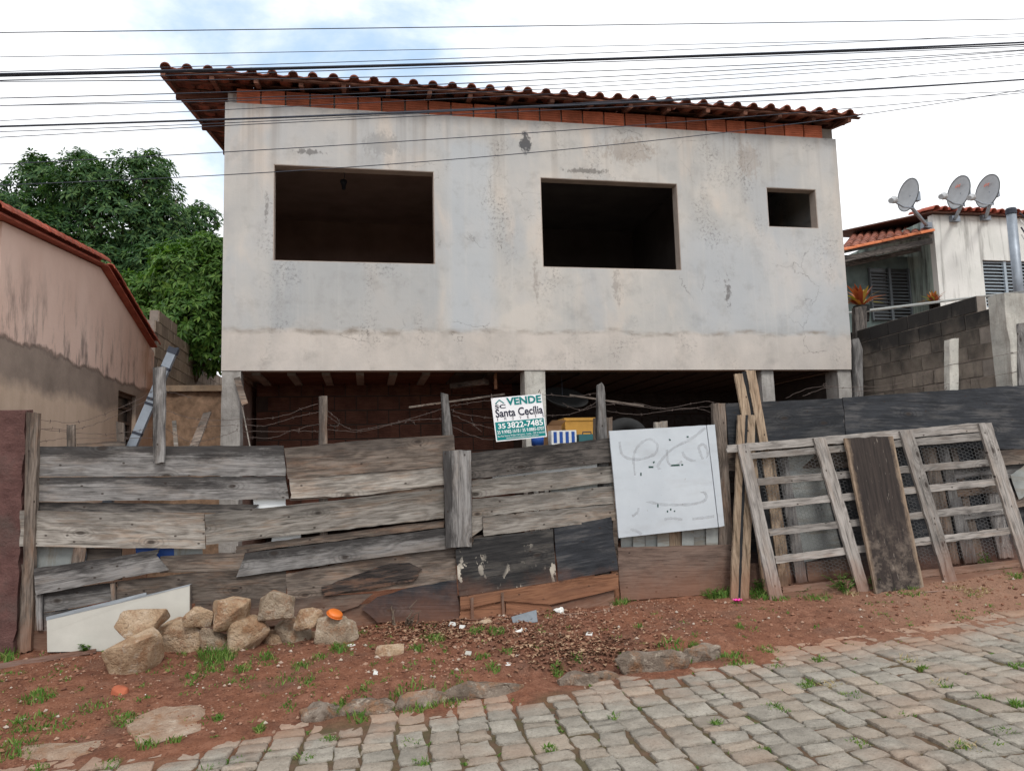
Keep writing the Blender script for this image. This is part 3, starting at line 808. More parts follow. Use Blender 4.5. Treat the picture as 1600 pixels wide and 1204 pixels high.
part_box('inner_wall', (4.85, YW+.16, HZ0+.18), (4.97, YW+3.56, 5.86), INT_D, house)
# rear partition with a doorway behind each room
b = MB()
for (x0, x1, dx0, dx1) in ((HX0+.15, 1.35, .3, 1.1), (1.47, 4.85, 3.7, 4.5), (4.97, HX1-.15, 5.3, 6.0)):
    b.box((x0, YW+3.6, HZ0+.18), (dx0, YW+3.72, 5.86)); b.box((dx1, YW+3.6, HZ0+.18), (x1, YW+3.72, 5.86)); b.box((dx0, YW+3.6, 4.95), (dx1, YW+3.72, 5.86))
b.build('rear_partition', INT, house)
b = MB(); b.box((1.472, YW+3.565, HZ0+.182), (3.7, YW+3.597, 5.858)); b.box((4.5, YW+3.565, HZ0+.182), (4.848, YW+3.597, 5.858)); b.box((3.7, YW+3.565, 4.95), (4.5, YW+3.597, 5.858)); b.box((4.972, YW+3.565, HZ0+.182), (HX1-.152, YW+3.597, 5.858)); b.build('room_shade_lining', INT_D, house)  # thin dark sheets stand in for the shade inside these rooms
# lamp socket dangling from the ceiling of the left room
p = onY((537, 292), YW+1.2); p.z = 5.86
b = MB(); b.tube([p, p+Vector((.01, 0, -.12)), p+Vector((0, 0, -.2))], .006, 5); b.lathe([(.0, 0), (.045, 0), (.05, -.03), (.03, -.07), (.028, -.13), (0, -.13)], p+Vector((0, 0, -.18)), (0, 0, 1), 10)
b.build('lamp_socket', CABLE, house)
# course of hollow bricks on top of the render, scored faces
def scored_brick(w_, h_, d_):
    b = MB(); n = 6; vs = []
    prof = []
    for i in range(n):
        z0 = -h_/2 + h_*i/n; z1 = z0 + h_/n
        prof += [(-d_/2+.006, z0+.001), (-d_/2, z0+.005), (-d_/2, z1-.005), (-d_/2+.006, z1-.001)]
    prof += [(d_/2, h_/2), (d_/2, -h_/2)]
    k = len(prof)
    for x in (-w_/2, w_/2):
        for (yy, z) in prof: vs.append((x, yy, z))
    fs = [(i, (i+1) % k, k+(i+1) % k, k+i)[::-1] for i in range(k)]
    fs += [tuple(range(k)), tuple(range(k, 2*k))[::-1]]
    return vs, fs
bv, bf = scored_brick(.276, .192, .13)
BR = mesh('brick', bv, bf, HBRICK)
courses = tag(part_box('eave_brick_course', (HX0+.15, YW+.06, HZ1), (HX1-.01, YW+.12, HZ1+.17), MORTAR, house))
x = HX0+.27; i = 0
while x < HX1-.1:
    inst('brick', BR, courses, Matrix.Translation((x, YW+.085+random.uniform(-.008, .008), HZ1+.098)) @ Matrix.Rotation(random.gauss(0, .012), 4, 'Z') @ Matrix.Rotation(random.gauss(0, .008), 4, 'Y'))
    x += .297
# ---- roof
RX0, RX1, YE, ZE, SL = -2.375, 6.93, 9.22, 6.362, .2
RIDGE = YW+HD/2
roof = empty('roof', (2.2, RIDGE, 6.2)); roof.parent = house; roof.matrix_parent_inverse = W[house].inverted()
ang = math.atan(SL)
def on_roof(x, y, d=0): return Vector((x, y-d*math.sin(ang), ZE + (y-YE)*SL + d*math.cos(ang)))
def tile_shape():
    # one-piece tile: raised barrel and shallow pan, local x across, y up-slope, z up
    prof = []; wd = .245
    for k in range(9):
        a = math.pi*k/8; prof.append((-.055 - math.cos(a)*.058 , .004 + math.sin(a)*.056))
    prof += [(.025, .0), (.07, -.008), (.115, 0.002), (.138, .014)]
    t = .013; up = []; n = len(prof)
    vs = []
    for y, lift, s_ in ((0, .022, 1.03), (.40, .0, .97)):
        for (x, z) in prof: vs.append((x*s_, y, z+lift))
        for (x, z) in prof: vs.append((x*s_, y, z+lift-t))
    fs = []
    for i in range(n-1):
        fs.append((i, i+1, 2*n+i+1, 2*n+i))                    # top
        fs.append((n+i+1, n+i, 3*n+i, 3*n+i+1))                # underside
        fs.append((i+1, i, n+i, n+i+1)); fs.append((2*n+i, 2*n+i+1, 3*n+i+1, 3*n+i))
    fs += [(0, 2*n, 3*n, n), (n-1, 2*n-1, 4*n-1, 3*n-1)]
    return vs, fs
tv, tf = tile_shape()
TILE_ME = mesh('roof_tile', tv, tf, TILE, False)
ncol = int((RX1-RX0)/.2437); rows = int((RIDGE-YE)/math.cos(ang)/.335)
b = MB(); cnt = 0
for r_ in range(rows):
    for c in range(ncol):
        base = on_roof(RX0 + .13 + c*.2437 + random.gauss(0, .004), YE + r_*.335*math.cos(ang) + random.gauss(0, .006), .018)
        mw = Matrix.Translation(base) @ Matrix.Rotation(ang, 4, 'X') @ Matrix.Rotation(random.gauss(0, .015), 4, 'Z') @ Matrix.Rotation(random.gauss(0, .02), 4, 'Y')
        if cnt < 300: inst('roof_tile', TILE_ME, roof, mw); cnt += 1
        else: b.add([mw @ Vector(q) for q in tv], tf)
for r_ in range(rows):        # the slope behind the ridge
    for c in range(ncol):
        q = on_roof(RX0 + .13 + c*.2437, YE + r_*.335*math.cos(ang), .018); q.y = 2*RIDGE - q.y
        mw = Matrix.Translation(q) @ Matrix.Rotation(math.pi, 4, 'Z') @ Matrix.Rotation(ang, 4, 'X')
        b.add([mw @ Vector(p_) for p_ in tv], tf)
o = b.build('upper_roof_tiles', TILE, roof, False, Matrix()); tag(o, kind='stuff')
# battens and rafters
for r_ in range(rows):
    y = YE + .06 + r_*.335
    if y > RIDGE: break
    bb = MB(); bb.bar(on_roof(RX0+.02, y, -.002), on_roof(RX1-.02, y, -.002), .05, .016); bb.build('batten', ROOF_WOOD, roof)
x = RX0+.04; k = 0
while x < RX1:
    bb = MB(); e = random.uniform(.02, .09)
    bb.bar(on_roof(x, YE+e, -.037), on_roof(x, RIDGE, -.037), .055, .052, (0, 0, 1)); bb.build('rafter', ROOF_WOOD, roof)
    x += .53 + random.uniform(-.02, .02)
for y in (YW+.35, YW+1.9, YW+3.6):      # purlins running out under the left verge
    bb = MB(); bb.bar(on_roof(RX0+.05, y, -.115), on_roof(HX1+.1, y, -.115), .06, .1); bb.build('purlin', ROOF_WOOD, roof)
# ---- the open level below
ZG = .25
for (x0, x1, y0, d) in ((HX0+.005, HX0+.215, YW+.01, .25), (2.0, 2.27, YW+.02, .25), (5.30, 5.48, YW+.05, .22), (6.44, 6.64, YW+.03, .3)):
    b = MB(); n = 14
    for k in range(n+1):
        z = ZG-.3 + (HZ0-.004-ZG+.3)*k/n
        for (xx, yy) in ((x0, y0), (x1, y0), (x1, y0+d), (x0, y0+d)): b.v.append(Vector((xx+random.gauss(0, .004), yy+random.gauss(0, .004), z)))
    for k in range(n):
        for c in range(4):
            a_ = k*4+c; e_ = k*4+(c+1) % 4; b.f.append((a_, e_, e_+4, a_+4))
    b.f += [(3, 2, 1, 0), tuple(n*4+q for q in range(4))]
    b.build('pillar', CONC_PALE if 1.9 < x0 < 2.1 else CONC, house)
# ceiling of the undercroft: concrete joists with hollow blocks between
UB = 11.0
part_box('slab_edge_beam', (HX0+.01, YW+.165, HZ0+.02), (HX1-.01, YW+.34, HZ0+.049), CONC, house)
x = HX0+.3
while x < HX1-.3:
    part_box('ceiling_joist', (x, YW+.345, HZ0-.012), (x+.1, YW+4.2, HZ0+.049), CONC if x < .9 else UNDERCROFT_SHADE, house)
    part_box('ceiling_infill', (x+.102, YW+.345, HZ0+.012), (x+.418, YW+4.2, HZ0+.047), HBRICK_D if x < .9 else UNDERCROFT_SHADE, house)
    x += .42
# brick walls at the back of the undercroft
def brick_wall(parent, x0, x1, y, z0, z1, mat, bw=.30, bh=.2, dpt=.12):
    bv, bf = scored_brick(bw-.016, bh-.016, dpt)
    me = mesh('brick', bv, bf, mat)
    back = part_box('mortar_backing', (x0, y+.012, z0), (x1, y+dpt, z1), MORTAR_D, parent)
    r_ = 0; z = z0
    while z + bh*.6 < z1:
        x = x0 + (bw/2 if r_ % 2 else 0) + bw/2
        while x + bw/2 <= x1+.01:
            inst('brick', me, back, Matrix.Translation((x, y+dpt/2+random.uniform(-.004, .004), z+bh/2)) @ Matrix.Rotation(random.gauss(0, .01), 4, 'Y'))
            x += bw
        z += bh; r_ += 1
    return back
brick_wall(house, HX0+.2, 2.3, UB, 1.05, HZ0-.02, HBRICK_D)
brick_wall(house, 2.3, HX1-.02, UB+1.6, 1.05, HZ0-.02, UNDERCROFT_SHADE)
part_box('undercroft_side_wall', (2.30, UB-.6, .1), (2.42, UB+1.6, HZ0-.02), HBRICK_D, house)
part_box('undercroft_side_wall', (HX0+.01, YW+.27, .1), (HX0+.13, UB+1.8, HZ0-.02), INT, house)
part_box('undercroft_side_wall', (HX1-.14, YW+.34, .1), (HX1-.02, UB+1.8, HZ0-.02), UNDERCROFT_SHADE, house)
part_box('undercroft_back_wall', (HX0+.13, UB+1.76, .1), (HX1-.14, UB+1.9, HZ0+.05), UNDERCROFT_SHADE, house)
bb = MB(); a = onY((745, 600), YW+.6); bb.bar(a+Vector((-.3, .25, 0)), a+Vector((.12, -.1, .02)), .12, .07); bb.build('formwork_timber', WOOD_BROWN, house)
bb = MB(); a = onY((774, 584), YW+.4); bb.tube([a+Vector((0, 0, .05)), a+Vector((0, 0, -.2))], .022, 8); bb.build('drain_pipe_stub', WOOD_ORANGE, house)
# ================================================================== LEFT NEIGHBOUR
XP = -3.12
def xp(px, py): return onX((px, py), XP)
g0, g1, g2 = xp(2, 345), xp(157, 418), xp(234, 540); gend = xp(240, 600)
YB0, YB1 = 7.26, gend.y
pk = empty('pink_house', (-5.5, 9.5, .2), 'stained pink plastered house with red tiled gable on the left', 'house')
zr0 = g0.z + (YB0-g0.y)*(g1.z-g0.z)/(g1.y-g0.y); zr2 = g2.z
prof = [(YB0, -.2), (YB1, -.2), (YB1, g2.z + (YB1-g2.y)*(g2.z-g1.z)/(g2.y-g1.y)), (g1.y, g1.z), (YB0, zr0)]
XW = -9.5
LW = [(183, 609), (213, 692)]                    # louvre window in the side wall
wy0, wy1 = xp(184, 650).y, xp(212, 650).y; wz1 = xp(184, 609).z; wz0 = wz1-.95
b = MB()
vs_ = [(XP, y, z) for y, z in prof] + [(XW, y, z) for y, z in prof]
b.add(vs_, [(5, 6, 7, 8, 9), (0, 5, 9, 4), (1, 2, 7, 6), (2, 3, 8, 7), (3, 4, 9, 8), (0, 1, 6, 5)])
# gable face around the window
def gzt(y): return interp(y, [(YB0, zr0), (g1.y, g1.z), (YB1, prof[2][1])])
ys = sorted({YB0, wy0, wy1, YB1, g1.y, *[YB0+(YB1-YB0)*k/12 for k in range(13)]})
for a, c in zip(ys, ys[1:]):
    inside = wy0-1e-4 <= a and c <= wy1+1e-4
    if inside:
        b.add([(XP, a, -.2), (XP, c, -.2), (XP, c, wz0), (XP, a, wz0)], [(0, 1, 2, 3)]); b.add([(XP, a, wz1), (XP, c, wz1), (XP, c, gzt(c)), (XP, a, gzt(a))], [(0, 1, 2, 3)])
    else: b.add([(XP, a, -.2), (XP, c, -.2), (XP, c, gzt(c)), (XP, a, gzt(a))], [(0, 1, 2, 3)])
b.add([(XP, wy0, wz0), (XP, wy1, wz0), (XP, wy1, wz1), (XP, wy0, wz1), (XP-.12, wy0, wz0), (XP-.12, wy1, wz0), (XP-.12, wy1, wz1), (XP-.12, wy0, wz1)],
      [(0, 1, 5, 4), (1, 2, 6, 5), (2, 3, 7, 6), (3, 0, 4, 7)])
b.build('wall', PINK, pk, False, Matrix())
wnd = part_box('window', (XP-.12, wy0, wz0), (XP-.10, wy1, wz1), GLASS_D, pk)
b = MB(); b.box((XP-.099, wy0, wz0), (XP-.05, wy0+.05, wz1)); b.box((XP-.099, wy1-.05, wz0), (XP-.05, wy1, wz1)); b.box((XP-.099, wy0+.05, wz1-.05), (XP-.05, wy1-.05, wz1)); b.box((XP-.099, wy0+.05, wz0), (XP-.05, wy1-.05, wz0+.05)); b.build('window_frame', SHUTTER_D, wnd)
for k in range(4):
    z = wz0 + .16 + k*.2; bb = MB(); bb.bar((XP-.075, wy0+.05, z), (XP-.075, wy1-.05, z), .03, .035); bb.build('window_bar', SHUTTER_D, wnd)
rf = empty('roof', (XP, g1.y, g1.z)); rf.parent = pk; rf.matrix_parent_inverse = W[pk].inverted()
def slab(name, A, B, C, D, th, mat, parent):
    b = MB(); n = (Vector(B)-Vector(A)).cross(Vector(D)-Vector(A)).normalized()
    if n.z < 0: n = -n
    q = [Vector(p) for p in (A, B, C, D)]; b.add(q + [p+n*th for p in q], [(0, 3, 2, 1), (4, 5, 6, 7), (0, 1, 5, 4), (1, 2, 6, 5), (2, 3, 7, 6), (3, 0, 4, 7)])
    return b.build(name, mat, parent)
XV = XP+.09
fr = Vector((XV, YB0-.3, zr0-.3*(g1.z-zr0)/(g1.y-YB0)+.01)); rd = Vector((XV, g1.y, g1.z+.012)); rb = Vector((XV, g2.y+.05, g2.z-.02)); 
far = lambda p: Vector((XW, p.y, p.z))
slab('roof_deck', fr, rd, far(rd), far(fr), .02, TILE_R, rf); slab('roof_deck', rd, rb, far(rb), far(rd), .02, TILE_R, rf)
def cap_tile(name, mat, r=.085, L=.3, t=.014):
    vs, n = [], 8
    for y, s in ((0, 1.06), (L, .92)):
        for rr in (r*s, r*s-t):
            for k in range(n+1):
                a = math.pi*k/n; vs.append((-math.cos(a)*rr, y, math.sin(a)*rr))
    m_ = n+1; fs = []
    for k in range(n):
        fs += [(k, k+1, 2*m_+k+1, 2*m_+k), (m_+k+1, m_+k, 3*m_+k, 3*m_+k+1), (k+1, k, m_+k, m_+k+1), (2*m_+k, 2*m_+k+1, 3*m_+k+1, 3*m_+k)]
    fs += [(0, 2*m_, 3*m_, m_), (n, m_+n, 3*m_+n, 2*m_+n)]
    return mesh(name, vs, fs, mat)
CAPR = cap_tile('verge_tile', TILE_R, .075, .24)
def run_tiles(me, name, a, b_, step, parent, upz=.045, sideways=False, jit=.01):
    a, b_ = Vector(a), Vector(b_); d = b_-a; n = max(1, int(d.length/step)); d.normalize()
    x = d.cross(Vector((0, 0, 1))).normalized(); z = x.cross(d)
    for k in range(n):
        mm = Matrix((x, d, z)).transposed().to_4x4(); mm.translation = a + d*step*k + z*upz
        inst(name, me, parent, mm @ Matrix.Rotation(random.gauss(0, jit*2), 4, 'Z') @ Matrix.Rotation(random.gauss(0, jit), 4, 'X'))
for off in (-.03, -.19):
    o_ = Vector((off, 0, 0))
    run_tiles(CAPR, 'verge_tile', fr+o_, rd+o_, .2, rf); run_tiles(CAPR, 'verge_tile', rb+o_, rd+o_, .2, rf)
b = MB()
for k in range(30):
    xk = XV-.35-k*.2
    for (p, q) in ((fr, rd), (rb, rd)):
        b.tube([Vector((xk, p.y, p.z+.04)), Vector((xk, q.y, q.z+.04))], .07, 8)
b.build('field_tiles', TILE_R, rf, True, Matrix())['kind'] = 'stuff'
# maroon street wall of the neighbour
t1 = onY((40, 640), YF+.02); mrx = -2.84
b = MB(); n = 26
for j in range(2):
    for i in range(n+1):
        z = -.2 + (t1.z+.2)*i/n
        for x_ in (mrx, -7.0): b.v.append(Vector((x_+random.gauss(0, .006), YF-.02+j*.16+random.gauss(0, .003), z + (random.uniform(-.02, .02) if i == n else 0))))
h_ = 2*(n+1)
for i in range(n):
    b.f += [(i*2+1, i*2, i*2+2, i*2+3), (h_+i*2, h_+i*2+1, h_+i*2+3, h_+i*2+2), (i*2, h_+i*2, h_+i*2+2, i*2+2)]
b.f.append((n*2, n*2+1, h_+n*2+1, h_+n*2)[::-1])
tag(b.build('boundary_wall', MAROON, None, False, Matrix.Translation((mrx, YF, 0))), 'rough maroon cement wall at the left end of the board fence', 'wall')
# block wall receding behind the pink house
def block_wall(name, label, plane_x, y0, y1, z0, topf, mat, face=1, bw=.39, bh=.19, th=.14):
    root = empty(name, (plane_x, (y0+y1)/2, z0), label, 'wall')
    bv, bf = MB(), None
    q = MB(); e = .007
    q.add([(-th/2, -bw/2+e, -bh/2+e), (th/2, -bw/2+e, -bh/2+e), (th/2, bw/2-e, -bh/2+e), (-th/2, bw/2-e, -bh/2+e), (-th/2, -bw/2+e, bh/2-e), (th/2, -bw/2+e, bh/2-e), (th/2, bw/2-e, bh/2-e), (-th/2, bw/2-e, bh/2-e)],
          [(0, 3, 2, 1), (4, 5, 6, 7), (0, 1, 5, 4), (1, 2, 6, 5), (2, 3, 7, 6), (3, 0, 4, 7)])
    me = mesh('block', q.v, q.f, mat)
    mb = MB(); r_ = 0; z = z0; cx = plane_x - face*th/2
    while z < 6:
        y = y0 + (bw/2 if r_ % 2 else 0); any_ = False
        while y + bw/2 <= y1:
            if z + bh <= topf(y+bw/2)+.03:
                inst('block', me, root, Matrix.Translation((cx + random.uniform(-.004, .004), y+bw/2, z+bh/2)) @ Matrix.Rotation(random.gauss(0, .006), 4, 'X'))
                mb.box((cx-th/2+.012, y, z), (cx+th/2-.012, y+bw-.0005, z+bh-.0005)); any_ = True
            y += bw
        z += bh; r_ += 1
        if not any_: break
    for k_ in range(r_):
        zk = z0+k_*bh
        if zk+bh <= min(topf(y0+.1), topf(y1-.1))+.03: mb.box((cx-th/2+.014, y0+.001, zk+.001), (cx+th/2-.014, y1-.001, zk+bh-.001))
    mb.build('mortar', MORTAR, root)
    return root
block_wall('block_wall', 'tan concrete block wall receding between the pink house and the cement house', XP, gend.y+.02, 18.2, 1.5, lambda y: 4.2 - (y-12.2)*.055, BLOCK, 1)
# earth bank with a cement ledge in the gap beside the house
b = MB(); nx_, nz_ = 30, 26; by = 12.35; bx0, bx1 = XP, HX0-.02; bz1 = onY((300, 604), 12.3).z
for j in range(nz_+1):
    for i in range(nx_+1):
        x_ = bx0+(bx1-bx0)*i/nx_; z = .1+(bz1-.1)*j/nz_
        d = .05*mnoise.noise(Vector((x_*3, z*7, 1))) + .03*mnoise.noise(Vector((x_*9, z*24, 4))) + .016*mnoise.noise(Vector((x_*22, z*50, 8)))
        b.v.append(Vector((x_, by + d + (bz1-z)*-.06, z)))
w_ = nx_+1
for j in range(nz_):
    for i in range(nx_): b.f.append((j*w_+i, j*w_+i+1, (j+1)*w_+i+1, (j+1)*w_+i))
k0 = len(b.v); b.v += [Vector((bx0, 16, bz1)), Vector((bx1, 16, bz1))]
b.f.append(tuple([nz_*w_+i for i in range(nx_+1)] + [k0+1, k0]))
BANK = simple('layered_brown_earth', (.25, .165, .11), .96, 0, .45, 9, .9, 30)
tag(b.build('earth_bank', BANK, None, True, Matrix()), 'cut bank of layered brown earth', kind='structure')
tag(part_box('ledge', (bx0+.01, by-.08, bz1-.07), (bx1, by+.6, bz1+.02), concrete('ochre_cement', (.25, .18, .12), (.37, .28, .20)), None), 'ochre cement ledge on the earth bank', kind='structure')

# ================================================================== RIGHT NEIGHBOUR
XR = 7.05
def xr(px, py): return onX((px, py), XR)
def rtop(y): return 3.52 if y > 7.72 else 3.33
block_wall('retaining_wall', 'mould-blackened concrete block wall right of the cement house', XR, xr(1557, 560).y+.02, 10.9, .4, rtop, BLOCK_M, -1)
# pale concrete column at its near end
c0 = xr(1557, 470)
b = MB(); n = 16; pz = onY((1575, 462), c0.y).z
for k in range(n+1):
    z = .3 + (pz-.3)*k/n
    for (x_, y_) in ((XR-.02, c0.y+.1), (XR+.36, c0.y+.1), (XR+.36, c0.y-.14), (XR-.02, c0.y-.14)): b.v.append(Vector((x_+random.gauss(0, .007), y_+random.gauss(0, .007), z)))
for k in range(n):
    for c in range(4): b.f.append((k*4+c, k*4+(c+1) % 4, k*4+(c+1) % 4+4, k*4+c+4)[::-1])
b.f.append(tuple(n*4+q for q in range(4)))
tag(b.build('concrete_column', CONC_PALE, None), 'worn pale concrete column at the near end of the block wall', 'column')
# raised yard behind the block wall
tag(part_box('terrace', (XR+.16, 7.5, -.3), (40, 40, 3.25), DIRT, None), 'raised yard behind the block wall', kind='structure')
tag(part_box('street_wall', (XR+.37, 7.36, -.2), (16, 7.497, 3.3), CONC, None), 'grey cement wall holding up the raised yard', kind='structure')
# white house
YH = 14.0
A = onY((1457, 335), YH); Bc = onY((1457, 470), YH); top = A.z; HXL = A.x
wh = empty('white_house', (HXL+3, YH+2, 3.25), 'mould-streaked white house with louvre shutters and satellite dishes on the right', 'house')
sw0, sw1, sz0, sz1 = onY((1535, 408), YH).x, onY((1535, 408), YH).x+1.75, onY((1540, 462), YH).z-.25, onY((1535, 406), YH).z
wall_with_holes('front_wall', HXL, 20, 3.2, top, YH, .15, [(sw0, sw1, sz0, sz1)], OLDWHITE, wh)
part_box('side_wall', (HXL, YH+.15, 3.2), (HXL+.15, 20, top-.05), GREENWALL, wh)
def louvre(x0, x1, z0, z1, y, parent, mat, npan=2):
    win = part_box('louvre_window', (x0, y+.06, z0), (x1, y+.08, z1), GLASS_D, parent)
    fr_ = MB(); pw = (x1-x0)/npan
    for k in range(npan+1):
        xx = x0+pw*k; fr_.box((max(x0, xx-.03), y, z0), (min(x1, xx+.03), y+.06, z1))
    fr_.build('shutter_frame', mat, win)
    z = z0+.03
    while z < z1-.03:
        for k in range(npan):
            b = MB(); b.bar((x0+pw*k+.031, y+.03, z), (x0+pw*(k+1)-.031, y+.03, z), .05, .012, (0, -.5, .8)); b.build('louvre_slat', mat, win)
        z += .075
louvre(sw0, sw1, sz0, sz1, YH+.03, wh, SHUTTER, 3)
wr = empty('roof', (HXL+3, YH+1, top)); wr.parent = wh; wr.matrix_parent_inverse = W[wh].inverted()
slab('roof_deck', (HXL-.1, YH-.12, top+.002), (20, YH-.12, top+.002), (20, 18, top+.75), (HXL-.1, 18, top+.75), .03, ROOF_WOOD, wr)
CAPO = cap_tile('roof_tile', TILE_R, .085, .42)
sl = math.atan(.75/4.1)
for k in range(30):
    for j in range(2):
        inst('roof_tile', CAPO, wr, Matrix.Translation((HXL-.05+k*.2, YH-.2+j*.36, top+.04+j*.36*math.sin(sl)+random.uniform(-.01, .01))) @ Matrix.Rotation(sl, 4, 'X') @ Matrix.Rotation(random.gauss(0, .02), 4, 'Z'))
GREENWALL_D = simple('roof_shaded_green_wall', (.09, .12, .115), .9, 0, .35, 3, .4, 30)  # shade under the wing roof is put into this wall colour
# recessed wing on its left under a lower roof
yw = onX((1420, 430), HXL).y
xl = onY((1300, 430), yw).x
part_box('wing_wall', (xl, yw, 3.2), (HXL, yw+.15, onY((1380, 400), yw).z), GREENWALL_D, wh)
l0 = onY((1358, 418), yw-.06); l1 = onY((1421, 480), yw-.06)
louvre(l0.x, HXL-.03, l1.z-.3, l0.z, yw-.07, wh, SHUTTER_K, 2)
e0, e1 = onY((1318, 396), YH+.2), onY((1458, 366), YH-.25)
r1_ = onY((1446, 343), YH+3.5); r0_ = e0 + (r1_-e1)
slab('wing_roof_deck', e0, e1, r1_+Vector((0, 0, -.04)), r0_+Vector((0, 0, -.04)), .05, WOOD_DARK, wh)
bb = MB(); bb.bar(e0+Vector((0, .05, -.12)), e1+Vector((0, .05, -.12)), .05, .12); bb.build('fascia_board', WOOD_DARK, wh)
bb = MB(); bb.bar(e0+Vector((0, .4, -.2)), e1+Vector((0, .4, -.2)), .05, .09); bb.build('roof_beam', WOOD_DARK, wh)
OT = cap_tile('roof_tile', TILE_O, .07, .3)
run_tiles(OT, 'roof_tile', e0+Vector((0, 0, .05)), e1+Vector((0, 0, .05)), .27, wh, .0)
DT = cap_tile('roof_tile', TILE, .085, .4)
d_ = (e1-e0); nn_ = 10
for k in range(nn_):
    f0 = e0.lerp(e1, (k+.5)/nn_)+Vector((0, .12, .07)); f1 = r0_.lerp(r1_, (k+.5)/nn_)+Vector((0, 0, .05)); d = f1-f0; L = d.length; d.normalize()
    xx = d.cross(Vector((0, 0, 1))).normalized(); zz = xx.cross(d)
    for j in range(int(L/.36)):
        mm = Matrix((xx, d, zz)).transposed().to_4x4(); mm.translation = f0 + d*.36*j
        inst('roof_tile', DT, wh, mm @ Matrix.Rotation(random.gauss(0, .02), 4, 'Z'))
# lean-to sheet roof between wall and house
q0, q1 = onY((1352, 488), 10.6), onY((1602, 456), 9.2)
tag(slab('sheet_roof', q0, q1, q1+Vector((.8, 2.2, .40)), q0+Vector((.8, 2.6, .47)), .02, ZINC, None), 'pale sheet-metal lean-to roof just above the mouldy block wall', 'roof')
# satellite dishes
def dish(px, py, sz, mount, lnb, Y, label):
    c = onY((px, py), Y); z_ = proj(c)[2]; r_ = sz/2*z_/FPX
    root = empty('satellite_dish', c, label, 'satellite dish', 'satellite dishes on the white house')
    nrm = Vector((-.97, .05, .12)).normalized()
    b = MB(); prof = [(0.0, 0), (.35*r_, .012*r_), (.7*r_, .06*r_), (r_, .15*r_), (1.02*r_, .15*r_), (1.0*r_, .11*r_), (.7*r_, .015*r_), (.0, -.05*r_)]
    b.lathe(prof, c, nrm, 28); b.build('reflector', DISH, root, True)
    b = MB(); b.lathe([(.985*r_, .125*r_), (1.045*r_, .125*r_), (1.045*r_, .165*r_), (.985*r_, .165*r_), (.985*r_, .125*r_)], c, nrm, 28); b.build('rim', DISH_E, root, True)
    m_ = onY(mount, YH-.05); back = c - nrm*.08*r_
    b = MB(); mid = back + Vector((.02, .05, -r_*.7)); b.tube([back, mid, m_], .035, 8); b.build('mast', STEEL, root)
    b = MB(); b.box(m_-Vector((.1, .04, .06)), m_+Vector((.1, .06, .06))); b.build('wall_bracket', STEEL, root)
    b = MB(); bk = back - nrm*.1; b.box(bk-Vector((.06, .05, .1)), bk+Vector((.06, .05, .08))); b.build('mount_plate', STEEL, root)
    ln = onY(lnb, Y-.55)
    low = c + Vector((-.1*r_, -.1, -r_*.95))
    b = MB(); b.tube([back, low, low.lerp(ln, .5)+Vector((0, 0, -.05)), ln], .018, 6); b.build('feed_arm', STEEL, root)
    b = MB(); dd = (c-ln).normalized(); b.lathe([(0, -.07), (.05, -.07), (.055, .06), (.07, .08), (.07, .12), (0, .12)], ln, dd, 10); b.build('feed_horn', DISH, root)
    return root, c, nrm, r_
d1 = dish(1422, 305, 50, (1448, 352), (1394, 313), 12.6, 'leftmost satellite dish standing alone above the tiled wing roof')
d2 = dish(1501, 301, 50, (1492, 342), (1472, 307), 12.8, 'middle satellite dish with red print above the white wall')
d3 = dish(1546, 299, 50, (1540, 340), (1516, 309), 12.9, 'rightmost satellite dish with red print nearest the grey pole')
def text_verts(s, bold=0.0):
    cu = bpy.data.curves.new('lettering', 'FONT'); cu.body = s; cu.size = 1; cu.offset = bold; cu.resolution_u = 3
    ob = bpy.data.objects.new('lettering', cu); COL.objects.link(ob)
    dg = bpy.context.evaluated_depsgraph_get(); me = bpy.data.meshes.new_from_object(ob.evaluated_get(dg))
    vs = [v.co.copy() for v in me.vertices]; fs = [tuple(p.vertices) for p in me.polygons]
    bpy.data.objects.remove(ob); bpy.data.curves.remove(cu); bpy.data.meshes.remove(me)
    return vs, fs
def text_on(name, s, o, ux, uy, rect, mat, parent, bold=0.0, lift=.002):
    """lettering fitted into rect (u0,u1,v0,v1) of a plane with origin o and edge vectors ux, uy"""
    vs, fs = text_verts(s, bold)
    x0 = min(v.x for v in vs); x1 = max(v.x for v in vs); y0 = min(v.y for v in vs); y1 = max(v.y for v in vs)
    n = ux.cross(uy).normalized(); u0, u1, v0, v1 = rect
    q = [o + ux*(u0+(v.x-x0)/(x1-x0)*(u1-u0)) + uy*(v0+(v.y-y0)/(y1-y0)*(v1-v0)) + n*lift for v in vs]
    return obj(name, q, fs, mat, parent)
for (root, c, nrm, r_) in (d2, d3):
    up = Vector((0, 0, 1)); ux = up.cross(nrm).normalized(); uy = nrm.cross(ux)
    text_on('print', 'sky', c + nrm*.02 + ux*-.3*r_ + uy*.3*r_, ux*.5*r_, uy*.26*r_, (0, 1, 0, 1), LOGO, root, .02, .03)
# service pole with cables
pa, pb = onY((1578, 330), 10.4), onY((1588, 470), 10.4)
pl = empty('service_pole', (pb.x, pb.y, 3.25), 'grey steel service pole with looped cables in front of white house', 'pole')
b = MB(); b.tube([Vector((pb.x+.06, pb.y, 3.2)), Vector((pa.x+.02, pa.y, pa.z))], .075, 12); b.build('shaft', STEEL, pl, True)
b = MB(); b.lathe([(0, .05), (.07, .05), (.085, .02), (.085, -.05)], pa+Vector((.02, 0, .0)), (0, 0, 1), 12); b.build('cap', CABLE, pl)
for k in range(4):
    b = MB(); s0 = pa + Vector((.1, -.08, -.05-k*.12)); b.tube([s0, s0+Vector((.12, -.02, -.12-k*.05)), s0+Vector((.05, -.03, -.5)), s0+Vector((.14, -.02, -.9-.1*k))], .012, 5); b.build('cable', WHITE_J if k % 2 else CABLE, pl)
